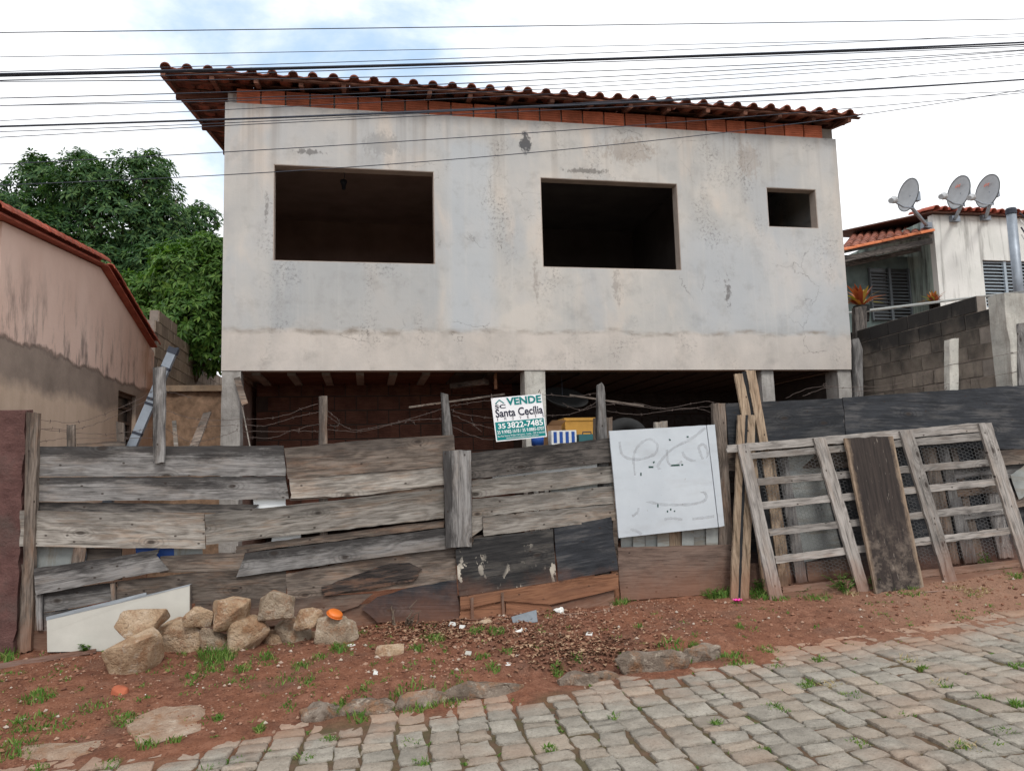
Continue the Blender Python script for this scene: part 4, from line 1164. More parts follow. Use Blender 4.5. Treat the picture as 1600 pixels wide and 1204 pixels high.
# bromeliads on the yard edge
def bromeliad(px, py, Y, size, label, red):
    base = onY((px, py), Y); root = empty('bromeliad', base, label, 'plant', 'plants on the neighbour yard edge')
    rs = random.Random(px); b = MB()
    for k in range(38):
        a = rs.uniform(0, 6.283); el = rs.uniform(.3, 1.35); L = size*rs.uniform(.6, 1.1); wd = size*.07
        d = Vector((math.cos(a)*math.cos(el), math.sin(a)*math.cos(el), math.sin(el))); sdn = d.cross(Vector((0, 0, 1))).normalized()*wd
        p1 = base + d*L*.5; p2 = base + d*L + Vector((0, 0, -.22*L))
        b.add([base-sdn*.6, base+sdn*.6, p1+sdn, p1-sdn, p2], [(0, 1, 2, 3), (3, 2, 4)])
    b.build('leaves', RED_LEAF if red else LEAF_L, root)
    b = MB(); b.lathe([(0, -.25), (size*.2, -.25), (size*.26, 0), (0, 0)], base, (0, 0, 1), 10); b.build('pot', RUBBER, root)
bromeliad(1346, 478, 10.7, .5, 'red and green bromeliad beside the right corner of the cement house', True)
bromeliad(1460, 474, 11.6, .36, 'small red-leaved plant below the white house corner', True)

# ================================================================== TREES
def tree(name, base, lobes, nros, leaf_len, per, mat, label, seed, trunk_r, droop=.35):
    rs = random.Random(seed); root = empty(name, base, label, 'tree')
    V = []; F = []
    tot = sum(l[1]**2 for l in lobes)
    for (c, r_) in lobes:
        k = int(nros*r_*r_/tot)
        for _ in range(k):
            d = Vector((rs.gauss(0, 1), rs.gauss(0, 1), rs.gauss(0, 1)+.25)).normalized()
            rad = r_*rs.uniform(.62, 1.06)*(1+.22*mnoise.noise(d*2.3+Vector(c)))
            p = Vector(c) + d*rad; p.z = c[2] + d.z*rad*.86
            ax = (d + Vector((0, 0, .5)) + Vector((rs.gauss(0, .3), rs.gauss(0, .3), rs.gauss(0, .2)))).normalized()
            t1_ = ax.orthogonal().normalized(); t2_ = ax.cross(t1_)
            for q in range(per):
                a = 6.283*q/per + rs.uniform(-.4, .4); L = leaf_len*rs.uniform(.65, 1.2)
                ld = (t1_*math.cos(a) + t2_*math.sin(a) + ax*rs.uniform(-.15, .7)); ld.z -= droop*rs.uniform(.2, 1.4); ld.normalize()
                sd_ = ld.cross(ax).normalized()*L*rs.uniform(.14, .2); nn2 = sd_.cross(ld).normalized()
                s0 = p + ld*L*.12; m_ = s0 + ld*L*.5; e = s0 + ld*L - nn2*0 - Vector((0, 0, L*.12))
                i = len(V); V += [s0, m_ + sd_ + nn2*L*.04, e, m_ - sd_ + nn2*L*.04]; F.append((i, i+1, i+2, i+3))
    me = mesh('crown', [v - Vector(base) for v in V], F, mat)
    inst('crown', me, root, Matrix.Translation(base))
    b = MB(); top_ = Vector(base) + (Vector(lobes[0][0])-Vector(base))*.55
    pts = [Vector(base), Vector(base).lerp(top_, .5)+Vector((rs.uniform(-.1, .1), 0, 0)), top_]
    b.tube(pts, [trunk_r, trunk_r*.8, trunk_r*.62], 9); b.build('trunk', BARK, root, True)
    b = MB()
    for (c, r_) in lobes:
        c = Vector(c); m_ = top_.lerp(c, .5) + Vector((rs.uniform(-.2, .2), rs.uniform(-.2, .2), -.15*r_))
        b.tube([top_, m_, c], [trunk_r*.42, trunk_r*.26, trunk_r*.1], 6)
        for _ in range(5):
            e = c + Vector((rs.gauss(0, .5), rs.gauss(0, .5), rs.gauss(0, .4)))*r_; b.tube([m_.lerp(c, rs.uniform(.3, 1)), e], [trunk_r*.1, trunk_r*.03], 5)
    b.build('limbs', BARK, root, True)
    return root
def L(px, py, Y, r): return (tuple(onY((px, py), Y)), r)
tb = onY((200, 560), 22); tb.z = .3
tree('mango_tree', tb, [L(185, 360, 22, 1.5), L(70, 300, 22.5, .95), L(130, 300, 21.5, 1.0), L(215, 300, 22, 1.15), L(30, 350, 22, 1.0), L(80, 390, 21.5, 1.2), L(150, 430, 21.5, 1.2), L(265, 360, 21.8, .95), L(255, 430, 21.5, 1.15), L(310, 345, 22.6, .6), L(325, 400, 22.6, .65), L(-40, 330, 22, 1.1), L(-60, 400, 22, 1.3), L(60, 262, 22.5, .45), L(130, 258, 22.4, .5), L(235, 262, 22.3, .55), L(190, 500, 21.5, 1.2), L(110, 480, 21.5, 1.2), L(290, 480, 22.5, 1.0), L(20, 450, 22, 1.4)],
     6800, .17, 11, LEAF_D, 'large dark green mango tree behind the pink house', 3, .28)
tb = onY((290, 600), 15.3); tb.z = .3
tree('leafy_tree', tb, [L(300, 440, 15.3, .75), L(270, 410, 15.6, .42), L(325, 400, 15.2, .5), L(245, 450, 15.4, .4), L(310, 500, 15, .75), L(335, 540, 15, .6), L(215, 465, 15.5, .38), L(205, 440, 15.8, .22), L(360, 450, 15.2, .8), L(270, 490, 15.4, .5), L(225, 490, 15.4, .35)],
     2600, .14, 10, LEAF_L, 'bright green leafy tree squeezed beside the left wall of the cement house', 5, .12, .45)
# ================================================================== BOARD FENCE
VERT = Vector((0, 1, 0))
def vplane(layer): return (Vector((0, YF - layer*.027, 0)), VERT)
def lean(yb, zb, yt, zt):
    n = Vector((0, zt-zb, -(yt-yb))).normalized(); return (Vector((0, yb, zb)), n)
_bs = random.Random(5)
def board(name, poly, plane, mat, parent=None, th=.024, ax=None, jit=.002, ends=.004, twist=True):
    P0, n = plane
    P = [onP(p, P0, n) for p in poly]
    c = sum(P, Vector())/len(P)
    if ax is None:
        k = max(range(len(P)), key=lambda i: (P[(i+1) % len(P)]-P[i]).length); ax = P[(k+1) % len(P)]-P[k]
    else: ax = Vector(ax)
    if abs(ax.x) > abs(ax.z) and ax.x < 0: ax = -ax
    mw = frame(c, ax, n); inv = mw.inverted()
    Lc = [inv @ p for p in P]; pts = []
    xs = [p.x for p in Lc]; span = max(xs)-min(xs)
    for i in range(len(Lc)):
        a, b_ = Lc[i], Lc[(i+1) % len(Lc)]; d = b_-a; ln = d.length; m_ = max(1, int(ln/.07))
        end = abs(d.x) < abs(d.z)
        m_ = max(m_, 5) if end and ln > .05 else m_
        nn = Vector((-d.z, 0, d.x)).normalized()
        for k in range(m_):
            q = a + d*(k/m_)
            if k: q = q + nn*_bs.gauss(0, ends if end else jit)
            pts.append(q)
    n_ = len(pts)
    warp = _bs.gauss(0, .004); tw = _bs.gauss(0, .010) if twist else 0
    def w_(q):
        u = q.x/(span/2+1e-6)
        return Vector((q.x, q.y + warp*(1-u*u) + tw*q.z*u, q.z))
    vs = [w_(q) for q in pts] + [w_(q + Vector((0, th, 0))) for q in pts]
    fs = [tuple(range(n_))[::-1], tuple(range(n_, 2*n_))] + [(i, (i+1) % n_, n_+(i+1) % n_, n_+i) for i in range(n_)]
    me = mesh(name, vs, fs, mat)
    return inst(name, me, parent, mw)
fence = empty('board_fence', (1.5, YF, .2), 'patched fence of weathered boards and black plywood with barbed wire', 'fence')
def F(name, layer, mat, *poly, **k): return board(name, poly, vplane(layer), mat, fence, **k)
G, PL, BN, DK, OR = WOOD_GREY, WOOD_PALE, WOOD_BROWN, WOOD_DARK, WOOD_ORANGE
# left run
F('plank', 0, G, (61,697), (443,696), (446,743), (60,744))
F('plank', 0, G, (60,745.5), (446,744), (451,779), (60,783))
F('plank', -1, DK, (60,784), (404,788), (390,801), (60,800))
F('plank', 1, PL, (31,797), (319,802), (321,857), (30,853))
F('plank', 1, PL, (320,803), (694,763), (694,809), (322,851))
F('plank', 0, BN, (369,853), (694,812), (694,823), (369,864))
F('plank', 1, G, (383,864), (694,825), (712,823), (712,855), (600,869), (369,901))
F('plank', 2, G, (52,888), (160,873), (250,857), (244,868), (263,890), (56,929), jit=.004)
F('plank', 0, BN, (250,869), (383,862), (384,890), (250,895))
F('plank', 0, BN, (183,908), (372,886), (446,884), (448,936), (183,946))
F('plank', 0, G, (60,924), (182,909), (183,936), (62,958))
F('plank', 0, G, (60,959), (183,940), (184,990), (60,1000))
F('plank', 0, BN, (46,985), (186,985), (186,1016), (45,1020))
F('stick', 1, G, (55,929), (67,928), (67,984), (58,984), th=.02)
F('stick', 1, BN, (172,911), (180,910), (182,940), (174,940), th=.02)
F('stick', 1, WOOD_BROWN, (117,844), (135,845), (131,878), (111,880), th=.02)
F('plank', -1, BN, (135,856), (190,857), (190,905), (135,905))
F('plank', -2, ZINC, (55,852), (118,854), (116,890), (55,892), th=.004)
F('plank', -2, ZINC, (270,854), (316,856), (316,880), (270,880), th=.004)
F('plank', -2, PRINT_W, (395,778), (446,779), (448,800), (395,800), th=.01)
F('plank', -2, PRINT_W, (424,838), (470,832), (470,852), (424,856), th=.01)
F('plank', -2, BLUE, (212,852), (272,852), (272,875), (212,875), th=.01)
F('post', 2, BN, (41,643), (60,645), (55,830), (48,1016), (30,1021), (38,830), th=.06, ax=(0,0,1), ends=.008)
F('post', -1, BN, (28,880), (40,880), (36,1018), (18,1018), th=.03, ax=(0,0,1))
# middle run
F('plank', 1, BN, (444,700), (560,688), (709,679), (711,727), (450,748))
F('plank', 1, PL, (452,748), (693,727), (694,757), (600,769), (560,774), (454,778), jit=.004)
F('plank', 0, BN, (452,778), (694,757), (694,766), (454,782))
F('plank', 0, BN, (446,896), (600,868), (713,852), (714,910), (450,936))
F('plank', 0, BN, (305,938), (447,934), (583,927), (560,946), (470,975), (305,985))
F('charred_board', 1, PLY_CHAR, (502,917), (555,898), (610,880), (640,879), (660,889), (652,900), (644,909), (590,918), (505,931), jit=.006, ends=.01)
F('charred_board', 1, PLY_BLACK, (565,951), (590,932), (640,918), (713,906), (719,972), (590,972), jit=.005)
F('vertical_board', 3, G, (692,704), (736,703), (737,854), (697,855), ax=(0,0,1), jit=.001)
# right of the vertical board
F('plank', 1, DK, (737,707), (956,684), (959,721), (737,748))
F('plank', 1, PL, (737,750), (957,727), (959,753), (880,763), (738,777), jit=.003)
F('plank', 1, PL, (738,779), (870,768), (958,759), (959,786), (754,806), (754,826), (738,838), jit=.004)
F('plank', 2, PL, (754,807), (960,787), (962,812), (756,837))
F('plank', 0, BN, (737,838), (770,834), (770,860), (737,860))
F('plank', -1, PRINT_W, (770,744), (950,722), (950,730), (770,752), th=.01)
F('plank', -1, ZINC, (860,758), (960,748), (960,765), (860,772), th=.01)
F('plywood_sheet', 2, PLY_FLAKE, (712,858), (738,852), (741,841), (864,826), (870,908), (718,931), th=.014, ends=.003)
F('plywood_sheet', 2, PLY_BLACK, (866,825), (955,807), (966,890), (872,907), th=.014, ends=.003)
F('plank', 3, OR, (719,933), (790,922), (966,894), (967,919), (860,944), (786,938), (720,952))
F('plank', 2, OR, (719,950), (788,938), (789,966), (718,968))
F('plank', 2, OR, (790,934), (858,943), (866,957), (838,966), (790,968), jit=.004)
F('plank', 2, BN, (860,948), (959,922), (960,948), (862,955))
F('plank', 0, OR, (955,890), (968,895), (968,946), (955,950))
F('stick', 4, BN, (735,934), (740,933), (741,969), (736,969), th=.014, ax=(0,0,1))
F('stick', 4, BN, (783,926), (787,925), (789,966), (785,966), th=.014, ax=(0,0,1))
F('plank', -1, BN, (60,990), (720,930), (720,972), (60,1022))
# posts
F('post', -1, BN, (498,619), (511,618), (512,960), (499,962), th=.06, ax=(0,0,1))
F('post', -1, G, (689,613), (700,616), (709,690), (713,955), (697,957), (693,690), th=.05, ax=(0,0,1))
F('post', -1, G, (934,602), (940,597), (944,603), (950,700), (956,940), (940,942), (932,700), th=.05, ax=(0,0,1))
F('post', -2, BN, (928,653), (957,651), (959,940), (931,942), th=.03, ax=(0,0,1))
F('post', 0, BN, (1114,630), (1133,630), (1146,850), (1148,925), (1125,926), (1123,850), th=.05, ax=(0,0,1))
F('post', 2, G, (239,573), (258,573), (257,600), (256,722), (239,723), th=.05, ax=(0,0,1))
F('stub_post', -1, BN, (104,663), (116,663), (118,720), (105,720), th=.04, ax=(0,0,1))
F('stub_post', -1, BN, (181,658), (193,660), (196,720), (183,720), th=.04, ax=(0,0,1))
F('stub_post', -1, PL, (1023,659), (1043,657), (1043,700), (1023,700), th=.04)
F('rail', -1, BN, (120,693), (182,689), (195,690), (195,697), (120,698), th=.03)
# panel bay: corrugated strips behind the white sheet, brown ply below
F('plywood_sheet', 1, PLY_BROWN, (965,855), (1145,850), (1147,925), (1080,930), (970,938), th=.014, ends=.003)
for k in range(8):
    x0 = 970+k*19.0; y0 = 836-k*1.7
    F('corrugated_strip', 0 if k % 2 else -1, ZINC if k != 4 else WOOD_FRESH, (x0,y0-60), (x0+18.5,y0-62), (x0+19,866), (x0+.5,866), th=.006, ax=(0,0,1), jit=.0005, ends=.0005)
# upper black plywood on the right, and what stands behind the lattice
F('plywood_sheet', 0, PLY_BLACK, (1134,630), (1316,622), (1322,692), (1139,700), th=.016, ends=.004)
F('plywood_sheet', 0, PLY_BLACK, (1317,621), (1460,611), (1650,598), (1652,702), (1323,697), th=.016, ends=.004)
F('plank', -1, BN, (1120,694), (1330,690), (1330,730), (1122,735))
F('upright', 0, WOOD_ORANGE, (1180,715), (1186,715), (1200,900), (1190,900), th=.02, ax=(0,0,1))
F('upright', 0, WOOD_FRESH, (1196,715), (1210,715), (1237,912), (1224,914), th=.02, ax=(0,0,1))
F('upright', 0, G, (1214,712), (1231,712), (1262,909), (1245,911), th=.02, ax=(0,0,1))
F('zinc_sheet', -1, ZINC, (1225,705), (1275,702), (1316,862), (1256,878), th=.004, ax=(0,0,1))
F('plank', -1, BN, (1260,878), (1330,872), (1340,905), (1264,912))
F('plank', 0, BN, (1235,912), (1345,898), (1352,926), (1238,936))
F('plank', 1, PLY_BROWN, (1146,880), (1215,880), (1216,935), (1146,930))
F('backing_sheet', -2, PLY_BLACK, (1160,690), (1650,676), (1652,886), (1160,925), th=.012)
F('upright', 0, G, (1463,694), (1480,693), (1527,878), (1508,881), th=.02, ax=(0,0,1))
F('upright', -1, BN, (1483,694), (1492,693), (1540,878), (1527,880), th=.02, ax=(0,0,1))
F('upright', -1, BN, (1440,700), (1462,698), (1500,880), (1482,882), th=.02, ax=(0,0,1))
F('upright', -1, G, (1520,690), (1540,688), (1585,870), (1562,872), th=.02, ax=(0,0,1))
F('plank', 0, G, (1490,732), (1552,726), (1553,740), (1492,748))
F('plank', 0, BN, (1495,760), (1562,752), (1563,768), (1497,776))
F('plank', 0, G, (1505,795), (1575,786), (1576,802), (1507,812))
F('upright', -1, BN, (1345,700), (1360,698), (1410,890), (1394,892), th=.02, ax=(0,0,1))
F('plank', 0, BN, (1560,704), (1650,696), (1650,720), (1562,727))
F('plank', -1, G, (1560,727), (1650,720), (1650,741), (1562,748))
F('plank', 0, BN, (1578,770), (1608,766), (1608,790), (1580,793))
F('plank', 1, ZINC, (1579,742), (1606,724), (1608,770), (1592,780), th=.006)
F('post', -1, CONC_PALE, (1484,530), (1498,528), (1500,700), (1486,700), th=.08, ax=(0,0,1))
F('post', -1, G, (1590,506), (1602,504), (1606,700), (1594,700), th=.06, ax=(0,0,1))
# barbed wire strands
def strand(pts, Y=YF+.035, r=.0022):
    P = [onY(p, Y) for p in pts]
    Q = []
    for i in range(len(P)-1):
        p0, p1, p2, p3 = P[max(i-1, 0)], P[i], P[i+1], P[min(i+2, len(P)-1)]
        for k in range(8):
            t = k/8; Q.append(.5*((2*p1) + (p2-p0)*t + (2*p0-5*p1+4*p2-p3)*t*t + (3*p1-p0-3*p2+p3)*t**3))
    Q.append(P[-1]); Q = [q + Vector((0, _bs.gauss(0, .006), _bs.gauss(0, .003))) for q in Q]
    b = MB(); b.tube(Q, r, 5)
    for q in Q[3::5]:
        for _ in range(2):
            d = Vector((_bs.gauss(0, .4), _bs.gauss(0, 1), _bs.gauss(0, 1))).normalized()*.016; b.tube([q-d, q+d], .0016, 4)
    b.build('barbed_wire', STEEL_D, fence)
for s in ([(60,656),(123,659),(187,637),(240,611)], [(60,670),(130,668),(190,645),(240,620)], [(60,670),(165,678),(240,668)], [(60,690),(110,685),(240,684)], [(257,611),(280,615),(300,622)], [(257,668),(300,690),(350,680),(372,670)],
          [(257,640),(310,655),(372,655),(434,651),(497,630)], [(300,668),(372,664),(418,664),(463,651),(499,643)], [(379,674),(467,673),(500,674)], [(382,682),(424,684),(457,672),(499,662)],
          [(511,649),(532,662),(561,671),(632,656),(691,639)], [(511,671),(564,673),(639,657),(692,654)], [(511,640),(530,658),(525,666),(515,664)], [(632,662),(640,655),(650,664)],
          [(704,634),(730,630),(770,625)], [(704,639),(723,647),(775,654)], [(707,648),(740,662),(775,670)], [(707,667),(753,685),(780,685)], [(736,652),(741,664),(752,674)],
          [(847,616),(897,619),(932,614)], [(852,649),(890,647),(932,634)], [(880,630),(905,640),(932,628)], [(946,627),(1032,638),(1100,627),(1115,630)], [(948,642),(1002,647),(1077,637),(1115,645)], [(946,632),(990,630),(1050,640),(1115,634)],
          [(1133,630),(1150,632),(1160,626)], [(1227,622),(1265,606),(1312,602)], [(1254,619),(1290,606),(1330,606)], [(1286,600),(1288,604),(1292,598)], [(1462,632),(1470,618),(1480,604)],
          [(60,800),(45,797),(36,812)], [(1330,604),(1400,600),(1484,570),(1590,550)], [(1330,612),(1420,606),(1484,600),(1590,580)]): strand(s)

# ---- white sheet-metal panel tied on the fence
pn = vplane(3.2)
wp = empty('metal_sheet', onP((1045, 845), *pn), 'dented white sheet-metal panel with faint grey spray scrawl', 'panel')
board('sheet', [(952,673), (1103,664), (1122,823), (967,840)], pn, METAL_W, wp, th=.02, jit=.0006, ends=.0006, twist=False)
board('side_flange', [(1104.5,664), (1117,663), (1132,821), (1123.5,823)], pn, METAL_W, wp, th=.02, jit=.0005, ends=.0005, twist=False)
pnf = (pn[0]-Vector((0, .004, 0)), VERT)
def ribbon(name, pts, wpx, mat, parent, plane, nsub=8):
    q = []
    for i in range(len(pts)-1):
        p0, p1, p2, p3 = [Vector((*pts[max(0, min(len(pts)-1, j))], 0)) for j in (i-1, i, i+1, i+2)]
        for k in range(nsub):
            t = k/nsub; q.append(.5*((2*p1) + (p2-p0)*t + (2*p0-5*p1+4*p2-p3)*t*t + (3*p1-p0-3*p2+p3)*t**3))
    q.append(Vector((*pts[-1], 0))); vs = []; fs = []
    for i, p in enumerate(q):
        d = (q[min(i+1, len(q)-1)]-q[max(i-1, 0)]).normalized(); s = Vector((-d.y, d.x, 0))*wpx/2*(.7+.5*random.random())
        vs += [onP((p.x+s.x, p.y+s.y), *plane), onP((p.x-s.x, p.y-s.y), *plane)]
    fs = [(2*i, 2*i+1, 2*i+3, 2*i+2) for i in range(len(q)-1)]
    return obj(name, vs, fs, mat, parent)
for pts in ([(968,690),(974,712),(1000,717),(1024,708),(1026,692),(1012,686),(996,698),(990,716),(992,745),(1000,764),(1016,772)],
            [(1102,668),(1080,685),(1052,700),(1034,718),(1028,730),(1040,736),(1058,746),(1072,740)],
            [(1072,738),(1066,752),(1078,762),(1098,768),(1104,776),(1096,784),(1070,788),(1030,787),(1002,780)],
            [(1066,705),(1072,715),(1090,722),(1102,722),(1106,708),(1100,694),(1092,698),(1096,712),(1100,720)],
            [(1042,702),(1044,722),(1054,728),(1066,720)], [(1038,811),(1050,809),(1066,811)], [(1082,810),(1100,808),(1116,806)], [(985,826),(995,829),(1003,834)], [(988,806),(996,800),(998,793)]):
    ribbon('spray_mark', pts, 4.2, GRAFF, wp, pnf)
pnt = (pn[0]-Vector((0, .006, 0)), VERT)
for q in ([(1013.5,728),(1021,728),(1021,730.5),(1013.5,730.5)], [(1049,725.5),(1062,725),(1062,727.5),(1049,728)], [(1064.5,724.5),(1067.5,724.5),(1067.5,727),(1064.5,727)], [(1000.5,738),(1002.5,738),(1002.5,743),(1000.5,743)], [(1020,721),(1023,720),(1023,722),(1021,724)], [(1045,685),(1048,686),(1048,688),(1046,688)], [(1073,681),(1076,681),(1076,683),(1073,683)], [(1027,787),(1029,787),(1029,792),(1027,792)], [(1042,797),(1044,797),(1044,800),(1042,800)], [(1047,794),(1049,794),(1049,797),(1047,797)], [(1053,797),(1055,797),(1055,799),(1053,799)]):
    obj('tape_patch', [onP(p, *pnt) for p in q], [(0, 1, 2, 3)], TAPE_G, wp)

# ---- FOR-SALE board
so_ = YF-.06
TL, TR, BR_, BL = [onY(p, so_) for p in ((767.1,621.9), (845.9,614.9), (855.5,681.8), (774.6,690.1))]
sg = empty('sale_sign', (TL+TR+BR_+BL)/4, 'white and teal estate agency sign reading VENDE hung on the barbed wire', 'sign')
ux = TR-TL; uy = (TL-BL+TR-BR_)/2; O = (TL+TR+BR_+BL)/4 - ux/2 - uy/2
nrm = ux.cross(uy).normalized()
def quad_on(name, r_, mat, lift, th=0):
    u0, u1, v0, v1 = r_
    q = [O + ux*u + uy*v + nrm*lift for u, v in ((u0, v0), (u1, v0), (u1, v1), (u0, v1))]
    if th: 
        q2 = [p - nrm*th for p in q]
        return obj(name, q+q2, [(0, 1, 2, 3), (7, 6, 5, 4), (0, 4, 5, 1), (1, 5, 6, 2), (2, 6, 7, 3), (3, 7, 4, 0)], mat, sg)
    return obj(name, q, [(0, 1, 2, 3)], mat, sg)
quad_on('board', (0, 1, 0, 1), WHITE_P, 0, .006)
quad_on('teal_field', (.02, .98, .025, .44), TEAL, .0015)
def tx(s, r_, mat, bold, lift=.003): return text_on('lettering', s, O, ux, uy, r_, mat, sg, bold, lift)
tx('VENDE', (.29, .98, .80, .975), TEAL, .035); tx('SC', (.055, .265, .745, .835), NAVY, .02); tx('Santa Cecília', (.05, .985, .545, .735), NAVY, .02)
for k, ch in enumerate('IMÓVEIS'): tx(ch, (.06+k*.15-(.0 if ch != 'I' else -.012), .095+k*.15-(0 if ch != 'I' else .012), .465, .535 if ch != 'Ó' else .555), NAVY, .0)
tx('35', (.07, .215, .285, .40), PRINT_W, .02); tx('3822-7485', (.25, .955, .275, .415), PRINT_W, .02)
tx('35 9.9982-1618 / 35 9.8885-0707', (.04, .965, .165, .245), PRINT_W, .01); tx('Rua Raul Soares 74 Sala 110 Centro - Lavras - CEP 37.200-000', (.04, .97, .095, .135), PRINT_W, 0); tx('www.santaceciliaimoveis.com.br', (.2, .84, .045, .08), PRINT_W, 0)
rfm = MB()
for (a, c) in (((.07, .86), (.155, .945)), ((.155, .945), (.24, .86)), ((.09, .855), (.09, .88))):
    A_, C_ = O+ux*a[0]+uy*a[1]+nrm*.003, O+ux*c[0]+uy*c[1]+nrm*.003; rfm.bar(A_, C_, .008, .002, nrm)
rfm.build('house_emblem', TEAL, sg)
for (u, v) in ((.02, .98), (.98, .98)):
    b = MB(); q = O+ux*u+uy*v; b.tube([q+nrm*.002, q+Vector((0, .03, .05)), q+Vector((0, .09, .03))], .003, 5); b.build('hanging_wire', STEEL_D, sg)

# ---- lattice gate leaning on the fence
LG = lean(6.83, .29, 7.1, 1.86)
def lg(off): return (LG[0]-LG[1]*off, LG[1])
gate = empty('lattice_gate', onP((1380, 925), *LG), 'wide silvery wooden lattice gate with chicken wire leaning against the black plywood', 'gate')
for poly in ([(1153,694), (1170,693), (1224,933), (1204,938)], [(1271,684), (1290,684), (1360,926), (1342,928)], [(1406,673), (1426,671), (1496,908), (1477,911)], [(1529,661), (1549,660), (1622,893), (1602,896)]):
    board('stile', poly, lg(.025), WOOD_GATE, gate, th=.03, ax=onP(poly[2], *LG)-onP(poly[1], *LG))
for poly in ([(1136,695), (1530,660), (1532,674), (1137,707)], [(1172,707.5), (1540,675), (1541,687), (1174,717)], [(1183,747), (1552,716), (1553,727), (1185,758)], [(1190,784), (1562,746), (1564,757), (1193,795)], [(1200,826), (1573,784), (1575,795), (1203,837)], [(1210,868), (1584,822), (1587,833), (1213,880)], [(1222,916), (1612,871), (1614,882), (1224,926)], [(1218,927), (1612,884), (1615,896), (1222,937)]):
    board('rail', poly, lg(0), WOOD_GATE if poly[0][1] < 900 else WOOD_BROWN, gate, th=.022)
# chicken wire stapled behind the rails
b = MB(); pl_ = lg(-.026); S = 3.4
def wire_px(x, y):
    return onP((x, y), *pl_)
yy = 0
A0 = Vector((1176, 702)); ex = Vector((1, -.1)).normalized(); ey = Vector((.27, 1)).normalized()
def at2(u, v): q = A0 + ex*u + ey*v; return (q.x, q.y)
hx = S; hy = S*.86; rws = int(205/(hy*2.0))+1; cls = int(372/(hx*1.5))
for r_ in range(rws):
    for c in range(cls):
        u = c*hx*1.5; v = r_*hy*1.0*2 + (hy if c % 2 else 0)
        if v > 205: continue
        P = [Vector(at2(u+hx*.5*q[0], v+hy*q[1])) for q in ((-1, -1), (1, -1), (2, 0), (1, 1))]
        for p, q in ((P[0], P[1]), (P[1], P[2]), (P[2], P[3])):
            d = (q-p).normalized()*.0; s = Vector((-(q-p).y, (q-p).x)).normalized()*.2
            b.add([wire_px(*(p+s)), wire_px(*(q+s)), wire_px(*(q-s)), wire_px(*(p-s))], [(0, 1, 2, 3)])
tag(b.build('chicken_wire', WIRE_N, gate), kind='stuff')

# ---- planks leaning in front
LP_ = lean(6.71, .29, 7.04, 1.86)
dp = board('leaning_plank', [(1320,684), (1395,681), (1445,922), (1408,925), (1369,929)], LP_, PLANK_D, None, th=.028, ax=onP((1445,922), *LP_)-onP((1395,681), *LP_), ends=.006)
tag(dp, 'dark brown formwork plank leaning on the middle of the lattice gate', 'plank')
LJ = lean(6.955, .262, 7.135, 2.1)
j1 = empty('strip_batten', onP((1156, 938), *LJ), 'tall pale double batten with black strip, ending lower', 'batten')
board('wood_strip', [(1154,648), (1165,648), (1160,760), (1153,938), (1142,937), (1150,760)], LJ, WOOD_FRESH, j1, th=.03, ax=(0,0,1))
board('wood_strip', [(1169,648), (1181,648), (1176,760), (1170,941), (1157,939), (1164,760)], LJ, WOOD_FRESH, j1, th=.03, ax=(0,0,1))
board('rubber_strip', [(1164,648), (1170,648), (1158,939), (1152,938)], (LJ[0]+LJ[1]*.006, LJ[1]), STRIP_K, j1, th=.012, ax=(0,0,1))
LJ2 = lean(7.09, .29, 7.168, 2.1)
j2 = empty('strip_batten', onP((1190, 930), *LJ2), 'tilted pale double batten with black strip, rising highest behind the other', 'batten')
board('wood_strip', [(1148,584), (1160,583), (1172,640), (1207,934), (1195,936), (1158,640)], LJ2, WOOD_FRESH, j2, th=.03, ax=(0,0,1))
board('wood_strip', [(1166,578), (1180,578), (1200,692), (1235,932), (1222,934), (1187,692)], LJ2, WOOD_FRESH, j2, th=.03, ax=(0,0,1))
board('rubber_strip', [(1159,582), (1168,580), (1223,934), (1206,935)], (LJ2[0]+LJ2[1]*.008, LJ2[1]), STRIP_K, j2, th=.012, ax=(0,0,1))
# cream board leaning on the left end
LC = lean(7.08, .15, 7.125, .55)
cb = empty('cream_panel', onP((180, 1010), *LC), 'cream laminate panel with slanting top leaning at the left end of the fence', 'panel')
board('face', [(73,968), (298,914), (297,1004), (180,1016), (74,1018)], LC, CREAM, cb, th=.02, jit=.0004, ends=.0004, twist=False)
board('edge_strip', [(72,963), (228,925), (229,930), (72,968)], (LC[0]+Vector((0, .012, 0)), LC[1]), EDGE_GREY, cb, th=.02, jit=.0004, ends=.0004, twist=False)
board('edge_strip', [(72,966.5), (299,911.5), (299,914), (72,969)], (LC[0]-LC[1]*.002, LC[1]), EDGE_GREY, cb, th=.024, jit=.0004, ends=.0004, twist=False)
board('edge_strip', [(296.5,913), (299,912), (298.5,1003), (296,1004)], (LC[0]-LC[1]*.003, LC[1]), WOOD_BROWN, cb, th=.024, jit=.0004, ends=.0004, twist=False)
# grey steel profile leaning behind the left post
a0, a1 = onY((205, 700), YF+.12), onY((270, 549), YF+.12)
sp = empty('steel_profile', a0, 'grey steel box profile with tape bands leaning behind the tall fence post', 'metal bar')
dd = (a1-a0).normalized(); b = MB(); b.bar(a0-dd*1.6, a1, .06, .075); b.build('tube', STEEL, sp)
b = MB(); b.bar(a1-dd*.02, a1+dd*.035, .07, .085); b.build('end_cap', CABLE, sp)
for t in (.15, .45, .5, .82):
    b = MB(); q = a0.lerp(a1, t); b.bar(q-dd*.012, q+dd*.012, .066, .081); b.build('tape_band', CABLE, sp)
b = MB(); b.bar(a1+Vector((.0, 0, .02)), a1+Vector((.05, .0, .025)), .03, .02); b.build('hook', CABLE, sp)
